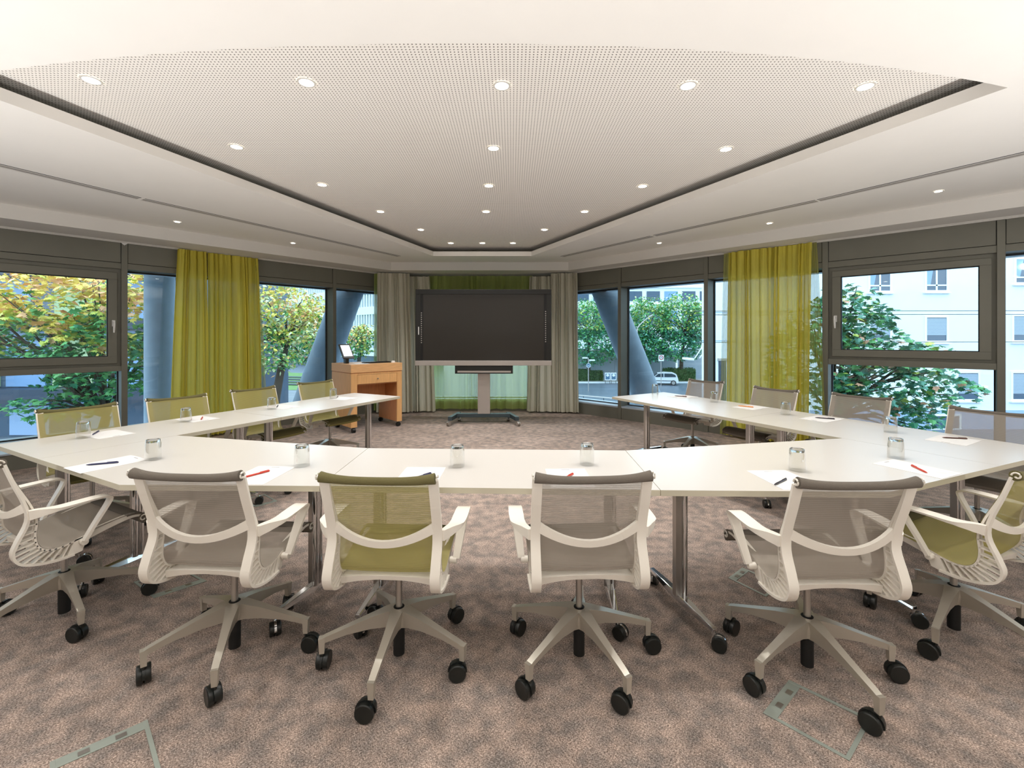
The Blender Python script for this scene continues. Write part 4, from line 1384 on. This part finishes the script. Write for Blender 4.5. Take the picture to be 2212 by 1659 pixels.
gm_ = ['leaf_teal', 'leaf_deep', 'leaf_lime', 'leaf_rust', 'leaf_green']  # leaf_teal puts bluish highlights of the foliage into leaf colour
tree('plane_tree', 'near broad-leaved green tree outside the right opening window', None, (D(1790, 900, 10.4).x, 10.4, ZG),
     [B(1835, 680, 10.0, 0.95, 0.7, 0.75), B(1770, 780, 9.9, 1.2, 0.7, 1.3), B(1880, 760, 9.8, 1.0, 0.7, 0.65), B(1990, 775, 9.7, 0.75, 0.6, 0.4), B(1960, 845, 9.7, 1.55, 0.7, 0.5), B(1950, 905, 9.6, 0.8, 0.5, 0.32)],
     3300, 0.15, gm_, pick_green, 37, True, 290, 0.13, tuple(D(1800, 900, 10.3)))
def pick_mid(p, rnd):
    h = (p.z - 1.0) / 3 + rnd.gauss(0, 0.35)
    return rnd.choice((0, 5, 5, 2, 1)) if h > 0.1 else rnd.choice((3, 4, 5, 3, 2))
mm_ = ['leaf_yellow', 'leaf_orange', 'leaf_lime', 'leaf_green', 'leaf_deep', 'leaf_pale']
tree('street_tree', 'yellowing street tree beside the left green curtain', 'street trees beyond the left windows', (D(580, 800, 22.5).x, 22.5, ZG),
     [B(610, 670, 22, 1.9, 1.6, 1.5), B(590, 760, 22, 1.7, 1.5, 1.1), B(655, 705, 22, 1.0, 1.3, 1.1)], 4200, 0.20, mm_, pick_mid, 41, False, 0, 0.20)
tree('street_tree', 'pale yellow tree left of the slanting column', 'street trees beyond the left windows', (D(690, 800, 34).x, 34, ZG),
     [B(690, 700, 33, 2.2, 1.8, 2.3), B(672, 752, 33, 1.5, 1.5, 1.4)], 2600, 0.27, mm_, pick_mid, 43, False, 0, 0.2)
tree('street_tree', 'small pale tree seen just above the lectern', 'street trees beyond the left windows', (D(768, 800, 44).x, 44, ZG),
     [B(770, 738, 44, 2.0, 1.8, 1.6), B(790, 720, 44, 1.2, 1.2, 1.2)], 1500, 0.32, mm_, pick_mid, 47, False, 0, 0.2)
def pick_g2(p, rnd):
    return rnd.choice((0, 0, 1, 0, 4, 2)) if p.z > 2.5 else rnd.choice((0, 1, 1, 3, 0))
g2 = ['leaf_green', 'leaf_teal', 'leaf_lime', 'leaf_deep', 'leaf_pale']
for (x, c_, lb, sd) in ((1272, [B(1272, 690, 56, 3.4, 2.4, 2.7), B(1272, 745, 56, 4.2, 2.6, 2.6)], 'green hornbeam nearest the right grey curtain, over the hedge', 51),
                        (1392, [B(1398, 690, 57, 3.3, 2.4, 3.2), B(1380, 745, 57, 3.8, 2.6, 2.6)], 'green hornbeam behind the curved street lamp', 53),
                        (1470, [B(1472, 690, 55, 3.4, 2.4, 3.4), B(1462, 745, 55, 3.8, 2.6, 2.0), B(1500, 700, 56, 2.4, 2, 3)], 'green hornbeam with a forked trunk behind the white car', 57)):
    tree('hornbeam_tree', lb, 'hornbeams along the far pavement', (D(x, 800, 56).x, 56, ZG), c_, 6500, 0.34, g2, pick_g2, sd, False, 0, 0.22)

# hedges
def hedge(x0, x1, y0, y1, h, label, seed):
    rnd = random.Random(seed)
    t = empty('hedge', ((x0 + x1) / 2, (y0 + y1) / 2, ZG), label=label, cat='hedge', group='clipped hedges along the far pavement')
    m = MB(); w_, d_ = (x1 - x0) / 2, (y1 - y0) / 2
    m.box(-w_, w_, -d_, d_, 0, h * 0.93)
    for i in range(900):
        fx = rnd.uniform(-w_, w_); s_ = 0.22
        if rnd.random() < 0.6: p = Vector((fx, -d_ - 0.05, rnd.uniform(0.1, h)))
        else: p = Vector((fx, rnd.uniform(-d_, d_), h * 0.95))
        add_leaf(m, p, s_, rnd.uniform(0, 6), rnd.uniform(-1, 1), 0, False)
    o = m.build('foliage', 'hedge', t); o['kind'] = 'stuff'
hx = lambda px, Y: (px - CX) * Y / F
hedge(hx(1235, 56), hx(1268, 56), 55.6, 57, 1.55, 'bright clipped hedge at the far left of the street view', 1)
hedge(hx(1273, 56), hx(1302, 56), 55.8, 57, 1.35, 'darker hedge behind the round bicycle sign', 2)
hedge(hx(1438, 56), hx(1500, 56), 55.6, 57.2, 1.7, 'clipped hedge to the right of the white car', 3)

# ------------------------------------------------------------------ outside: buildings
def bwin(parent, x, y, z, w, h, blind=False, lamp=False, mull=True):
    """Casement window set in a wall facing the room (towards -y)."""
    fr = MB()
    for b in ((x - w / 2 - .12, x + w / 2 + .12, z + h, z + h + .12), (x - w / 2 - .12, x + w / 2 + .12, z - .12, z),
              (x - w / 2 - .12, x - w / 2, z, z + h), (x + w / 2, x + w / 2 + .12, z, z + h)):
        fr.box(b[0], b[1], y - 0.06, y + 0.02, b[2], b[3])
    fr.box(x - w / 2 - .2, x + w / 2 + .2, y - 0.16, y, z - .2, z - .12)
    if mull:
        fr.box(x - 0.05, x + 0.05, y - 0.05, y + 0.02, z, z + h)
        fr.box(x - w / 2, x + w / 2, y - 0.05, y + 0.02, z + 0.26, z + 0.34)
    f_ = fr.build('window', 'ext_white', parent)
    m = MB()
    m.box(x - w / 2, x + w / 2, y - 0.02, y + 0.01, z, z + h)
    m.build('pane', 'ext_glass', f_)
    if blind:
        m = MB()
        k_ = int((h - 0.3) / 0.085)
        for i in range(k_):
            zz = z + 0.34 + i * 0.085
            m.box(x - w / 2 + 0.01, x + w / 2 - 0.01, y - 0.04, y - 0.022, zz, zz + 0.068)
        m.build('blind', 'blind', f_)
    elif mull:
        m = MB().poly([(x - w / 2, y - .025, z + .34), (x - .35, y - .025, z + .34), (x - .12, y - .025, z + h), (x - w / 2, y - .025, z + h)])
        m.build('drapery', 'ext_glass_light', f_)
    if lamp:
        MB().lathe([(0.0001, -0.2), (0.15, -0.13), (0.2, 0), (0.15, 0.13), (0.0001, 0.2)], 14, Matrix.Translation((x - 0.15, y - 0.1, z + h - 0.45))).build('globe_lamp', 'lamp_small', f_, smooth=True)
YW = 27.0
bw = empty('apartment_building', (30, YW, ZG), label='pale plastered apartment block with white windows outside at right', cat='building')
def loc_(v): return Vector(v) - Vector((30, YW, ZG))
xw0 = hx(1516, YW)
MB().prism([(xw0 - 30, 0), (30, 0), (40, 14), (xw0 - 30 + 7.5, 14)], 0, 20).build('wall', 'render_white', bw)
zt_ = lambda py, Y=YW: EYE - (py - HY) * Y / F - ZG
MB().box(xw0 - 30, 30, -0.05, 0.0, 0, zt_(886)).build('plinth', 'render_blue', bw)
m = MB()
for py in (675, 736):
    m.box(xw0 - 30, hx(1780, YW) - 30, -0.012, 0, zt_(py) - 0.03, zt_(py) + 0.03)
m.build('string_course', 'render_blue', bw)
for (cx1, ytop, ybot, bl, lp) in ((1900, 575, 628, False, False), (2022, 566, 627, False, False), (2215, 560, 610, False, True), (1900, 687, 736, True, False), (2022, 686, 736, True, False),
                                  (2210, 683, 735, True, False), (2090, 806, 862, True, False), (2208, 806, 862, True, False)):
    zb = zt_(ybot); hgt = zt_(ytop) - zb
    bwin(bw, hx(cx1, YW) - 30, -0.0, zb, 1.2, hgt, bl, lp, not bl)
bwin(bw, hx(2040, YW) - 30, -0.06, zt_(925), 1.6, 0.75, False, False, False)
# doorway strip, canopy and cables at the building corner
m = MB().box(hx(1552, YW) - 30, hx(1568, YW) - 30, -0.06, 0, zt_(865), zt_(780))
m.build('doorway', 'ext_dark', bw)
m = MB().box(hx(1550, YW) - 30, hx(1572, YW) - 30, -0.12, 0, zt_(779), zt_(774))
m.build('door_lintel', 'slot_grey', bw)
Ycp = 30.0
m = MB()
m.box(hx(1487, Ycp) - 30, xw0 - 29.9, 2.0, 3.4, zt_(777, Ycp), zt_(772.5, Ycp))
cn = m.build('entrance_canopy', 'ext_white', bw, bevel=0.02)
for a, b in (((1493, 773), (1516, 738)), ((1503, 773), (1520, 748))):
    MB().tube([(hx(a[0], Ycp) - 30, 2.4, zt_(a[1], Ycp)), (hx(b[0], Ycp) - 30, 2.4, zt_(b[1], Ycp))], 0.035, 6).build('cable_stay', 'ext_white', cn)
# overhead tram wires in front of the block
for (py, lb) in ((671.5, 'upper'), (679.5, 'middle'), (739, 'lowest')):
    o = MB().tube([D(1500, py + .6, 17), D(2600, py - 1.0, 17)], 0.014, 5).build('overhead_wire', 'rail_metal')
    tag(o, '%s thin dark tram wire crossing in front of the pale block' % lb, 'wire', 'overhead tram wires')

# office block with fins beyond the left windows
ob = empty('office_building', (-33.2, 80, ZG), -math.atan2(9.0, 10.1), label='office block with white fins far behind the yellow trees at left', cat='building')
MB().box(-40, 18, 0, 12, 0, 17).build('wall', 'ext_glass', ob)
for k_ in range(5):
    z_ = 0.6 + k_ * 3.25
    MB().box(-40, 18, -0.35, 0, z_ + 2.05, z_ + 3.25).build('spandrel_band', 'fin_white', ob)
m = MB()
for i in range(75):
    x = -40 + i * 0.78
    m.box(x, x + 0.30, -0.3, 0, 3.2, 17)
o = m.build('fins', 'fin_white', ob); o['kind'] = 'stuff'
# white block across the street in the right view
wb = empty('office_building', (20, 78, ZG), label='white office block behind the hornbeams, straight across the street', cat='building')
MB().box(-16, 26, 0, 10, 0, 16).build('wall', 'fin_white', wb)
for zz, hh in ((2.0, 1.6), (7.6, 2.6), (11.9, 1.7)):
    k_ = 12
    for i in range(k_):
        x = -12 + i * 3.1
        MB().box(x, x + 2.3, -0.1, 0.02, zz, zz + hh).build('window', 'ext_glass' if i % 3 else 'ext_glass_light', wb)
for zz in (6.4, 10.9, 14.2):
    MB().box(-16, 26, -0.35, 0, zz, zz + 0.5).build('cornice', 'ext_white', wb)
# low panelled wall behind the hedges
lw = empty('garden_wall', (hx(1235, 59), 59, ZG), label='low grey panelled wall behind the hedges and hornbeams', cat='wall')
x = 0.0
for i in range(7):
    wd = 1.9 if i != 4 else 2.4
    MB().box(x, x + wd - 0.06, 0, 0.3, 0, 3.7).build('panel', 'wall_panel' if i != 4 else 'brick_red', lw)
    x += wd
MB().box(x + 0.3, x + 7.5, 0, 0.3, 0, 3.5).build('panel', 'wall_panel', lw)
MB().box(-0.1, x + 7.6, -0.05, 0.35, 3.7, 3.85).build('coping', 'slot_grey', lw)
# modern block behind the left maple
mb_ = empty('glazed_building', (D(100, 729, 24).x, 24, ZG), label='dark glazed building behind the near maple at far left', cat='building')
MB().box(-26, 7.0, 1, 12, 0, 14).build('wall', 'ext_glass', mb_)
for z_ in (2.2, 6.0, 8.9, 12.0):
    MB().box(-26, 7.2, -0.2, 1, z_, z_ + 0.55).build('floor_slab', 'ext_dark', mb_)
for i, (x, z_, h_, mt) in enumerate(((-11, 2.8, 3.1, 'lime_panel'), (-8.4, 2.8, 3.1, 'ext_glass_light'), (-5.8, 2.8, 3.1, 'lime_panel'), (-3.2, 2.8, 3.1, 'ext_glass_light'), (-0.6, 2.8, 3.1, 'lime_panel'), (2.0, 2.8, 3.1, 'ext_glass_light'),
                                     (-11, 6.6, 2.2, 'ext_glass_light'), (-7.5, 6.6, 2.2, 'ext_white'), (-4, 6.6, 2.2, 'ext_glass_light'), (-0.5, 6.6, 2.2, 'lime_panel'), (2.6, 6.6, 2.2, 'ext_glass_light'),
                                     (-11, 0.1, 2.0, 'render_blue'), (-7, 0.1, 2.0, 'lime_panel'), (-3, 0.1, 2.0, 'render_blue'), (1.0, 0.1, 2.0, 'render_blue'))):
    MB().box(x, x + 2.2, 0.9, 1.0, z_, z_ + h_).build('panel', mt, mb_)
m = MB()
for i in range(14):
    m.box(-9.6, -3.5, -0.1, 0, 3.0 + i * 0.16, 3.08 + i * 0.16)
m.build('louvre', 'ext_white', mb_)

# ------------------------------------------------------------------ outside: car, signs, lamp, rail, poster boards
car = empty('car', (hx(1431, 52.5), 52.5, ZG), math.radians(-14), label='small white hatchback car parked in front of the hedge', cat='car')
side = [(-1.72, 0.28), (-1.74, 0.62), (-1.62, 0.80), (-1.05, 0.93), (-0.55, 1.42), (0.2, 1.54), (1.1, 1.50), (1.45, 1.36), (1.62, 0.90), (1.70, 0.55), (1.66, 0.28)]
def carsec(y, ins, dz):
    return [(x * (1 - ins * .02), y, max(0.28, z - dz * max(0, z - 0.9))) for x, z in side]
MB().loft([carsec(-0.60, 1, 0.20), carsec(-0.78, 0, 0.10), carsec(-0.80, 0, 0.12), carsec(0.80, 0, 0.12), carsec(0.78, 0, 0.10), carsec(0.60, 1, 0.2)][1:5]).build('body', 'car_white', car, bevel=0.05)
for y_ in (-0.812, 0.802):
    m = MB()
    m.poly([(-0.92, y_, 0.95), (-0.52, y_, 1.33), (0.05, y_, 1.38), (0.05, y_, 0.95)]) if y_ < 0 else m.poly([(0.05, y_, 0.95), (0.05, y_, 1.38), (-0.52, y_, 1.33), (-0.92, y_, 0.95)])
    m.build('window', 'car_glass', car)
    m = MB(); m.poly([(0.14, y_, 0.95), (0.14, y_, 1.38), (1.0, y_, 1.36), (1.35, y_, 1.22), (1.42, y_, 0.98)] if y_ > 0 else [(1.42, y_, 0.98), (1.35, y_, 1.22), (1.0, y_, 1.36), (0.14, y_, 1.38), (0.14, y_, 0.95)])
    m.build('window', 'car_glass', car)
MB().poly([(-1.075, -0.66, 0.955), (-0.60, -0.62, 1.375), (-0.60, 0.62, 1.375), (-1.075, 0.66, 0.955)]).build('windscreen', 'car_glass', car)
MB().box(-1.3, 1.3, -0.822, -0.81, 0.5, 0.56).build('door_strip', 'tyre', car)
for x_ in (-1.12, 1.14):
    for y_ in (-0.82, 0.62):
        wv = MB().lathe([(0.0001, 0), (0.3, 0), (0.3, 0.2), (0.0001, 0.2)], 18, Matrix.Translation((x_, y_ - 0.005, 0.30)) @ Matrix.Rotation(-PI / 2, 4, 'X')).build('wheel', 'tyre', car)
        MB().lathe([(0.0001, -0.012), (0.19, -0.012), (0.2, 0)], 14, Matrix.Translation((x_, y_ - 0.005, 0.30)) @ Matrix.Rotation(-PI / 2, 4, 'X'), caps=False).build('hub_cap', 'silver', wv)
# 30 zone sign
YS = 50.0
ts = empty('traffic_sign', (hx(1428, YS), YS, ZG), label='white square traffic sign with a red ring and 30, above the car', cat='sign')
MB().tube([(0, 0, 0), (0, 0, zt_(769, YS))], 0.04, 8).build('pole', 'silver', ts)
MB().box(-0.30, 0.30, -0.06, -0.04, zt_(780, YS), zt_(766.5, YS)).build('plate', 'sign_white', ts)
Mz = Matrix.Translation((0, -0.065, zt_(772.5, YS))) @ Matrix.Rotation(PI / 2, 4, 'X')
MB().lathe([(0.17, 0), (0.25, 0)], 24, Mz, caps=False).build('ring', 'sign_red', ts)
fc_ = bpy.data.curves.new('number', 'FONT'); fc_.body = '30'; fc_.size = 0.24; fc_.align_x = 'CENTER'; fc_.align_y = 'CENTER'; fc_.extrude = 0.003
ft_ = bpy.data.objects.new('number_text', fc_); COL.objects.link(ft_)
fc_.materials.append(MATS['tyre'])
bpy.context.view_layer.update()
nm_ = bpy.data.meshes.new_from_object(ft_.evaluated_get(bpy.context.evaluated_depsgraph_get()))
bpy.data.objects.remove(ft_)
fo = bpy.data.objects.new('number', nm_); COL.objects.link(fo); fo.parent = ts
fo.location = (0, -0.068, zt_(772.5, YS)); fo.rotation_euler = (PI / 2, 0, 0)
YS2 = 46.0
t2 = empty('street_sign', (hx(1271, YS2), YS2, ZG), label='pole with a round blue sign and two white street name plates', cat='sign')
MB().tube([(0, 0, 0), (0, 0, zt_(773, YS2))], 0.045, 8).build('pole', 'silver', t2)
Mz = Matrix.Translation((0, -0.07, zt_(789.5, YS2))) @ Matrix.Rotation(PI / 2, 4, 'X')
dsc = MB().lathe([(0.0001, 0), (0.23, 0), (0.23, -0.01)], 24, Mz, caps=False).build('disc', 'poster_dark', t2)
MB().lathe([(0.2, 0.004), (0.235, 0.004)], 24, Mz, caps=False).build('rim', 'sign_white', dsc)
m = MB()
for dx in (-0.08, 0.08):
    m.lathe([(0.035, 0.006), (0.055, 0.006)], 14, Matrix.Translation((dx, -0.07, zt_(790.5, YS2))) @ Matrix.Rotation(PI / 2, 4, 'X'), caps=False)
zc = zt_(789.5, YS2)
m.tube([(-0.08, -0.08, zc - 0.04), (-0.02, -0.08, zc + 0.04), (0.05, -0.08, zc + 0.04), (0.08, -0.08, zc - 0.04)], 0.008, 5)
m.build('bicycle_symbol', 'sign_white', dsc)
MB().box(-0.62, -0.08, -0.02, 0.02, zt_(774.5, YS2), zt_(771.5, YS2)).build('name_plate', 'sign_white', t2)
MB().box(0.08, 0.66, -0.02, 0.02, zt_(779.5, YS2), zt_(776.5, YS2)).build('name_plate', 'sign_white', t2)
# curved street lamp
YLp = 40.0
sl = empty('street_lamp', (hx(1376, YLp), YLp, ZG), label='tall curved street lamp in front of the hornbeams', cat='street lamp')
pts = [(0, 0, 0), (0, 0, zt_(725, YLp)), (0.02, 0, zt_(710, YLp)), (hx(1380, YLp) - hx(1376, YLp), 0, zt_(704, YLp)), (hx(1390, YLp) - hx(1376, YLp), 0, zt_(694, YLp)), (hx(1402, YLp) - hx(1376, YLp), 0, zt_(685, YLp))]
MB().tube(pts, [0.08, 0.06, 0.055, 0.05, 0.045, 0.04], 8).build('pole', 'silver', sl, smooth=True)
MB().tube([pts[-1], (hx(1410, YLp) - hx(1376, YLp), 0, zt_(680, YLp))], [0.09, 0.05], 8).build('lantern', 'silver', sl, smooth=True)
# poster boards
for i, (px, lb) in enumerate(((1312.5, 'left'), (1325.5, 'right'))):
    YP = 53.5
    o = empty('poster_board', (hx(px, YP), YP, ZG), label='%s one of two white framed poster boards by the hedge' % lb, cat='poster board', group='poster boards on the pavement')
    MB().box(-0.33, 0.33, -0.02, 0.02, zt_(821.5, YP), zt_(805, YP)).build('frame', 'sign_white', o)
    MB().box(-0.25, 0.25, -0.03, -0.02, zt_(819.5, YP), zt_(807, YP)).build('poster', 'poster_dark', o)
    MB().lathe([(0.0001, 0), (0.17, 0)], 18, Matrix.Translation((0, -0.035, zt_(810.5, YP))) @ Matrix.Rotation(PI / 2, 4, 'X'), caps=False).build('light_disc', 'sign_white', o)
    MB().box(-0.3, -0.24, -0.02, 0.02, 0, zt_(821, YP)).box(0.24, 0.3, -0.02, 0.02, 0, zt_(821, YP)).build('legs', 'rail_metal', o)
# railing outside below the street window
rl = empty('terrace_railing', WR.p(0.3, 1.3, 0.0), label='thin metal railing just outside the right back window', cat='railing')
a, b = WR.p(-0.6, 1.25, 0.5), WR.p(3.2, 1.25, 0.5)
base_ = WR.p(0.3, 1.3, 0.0)
ra = D(1245, 853.5, 14.0); rb = D(1345, 862.5, 12.4)
dd = (rb - ra)
MB().tube([ra - base_ - dd * 0.5, rb - base_ + dd * 2], 0.022, 6).build('rail', 'silver', rl)
for u in (-0.1, 0.17, 0.62, 1.05, 1.5, 1.95, 2.4):
    p = ra + dd * u - base_
    MB().tube([p, p - Vector((0, 0, 0.55))], 0.014, 6).build('post', 'rail_metal', rl)
p0 = ra - base_ - dd * 0.5; p1 = rb - base_ + dd * 2
zf = min(p0.z, p1.z) - 0.55
MB().loft([[(p0.x - 1.2, p0.y - 1.2, zf - 0.2), (p1.x - 1.2, p1.y - 1.2, zf - .2), (p1.x + .1, p1.y + .1, zf - .2), (p0.x + .1, p0.y + .1, zf - .2)],
           [(p0.x - 1.2, p0.y - 1.2, zf), (p1.x - 1.2, p1.y - 1.2, zf), (p1.x + .1, p1.y + .1, zf), (p0.x + .1, p0.y + .1, zf)]]).build('terrace_edge', 'sill_metal', rl)
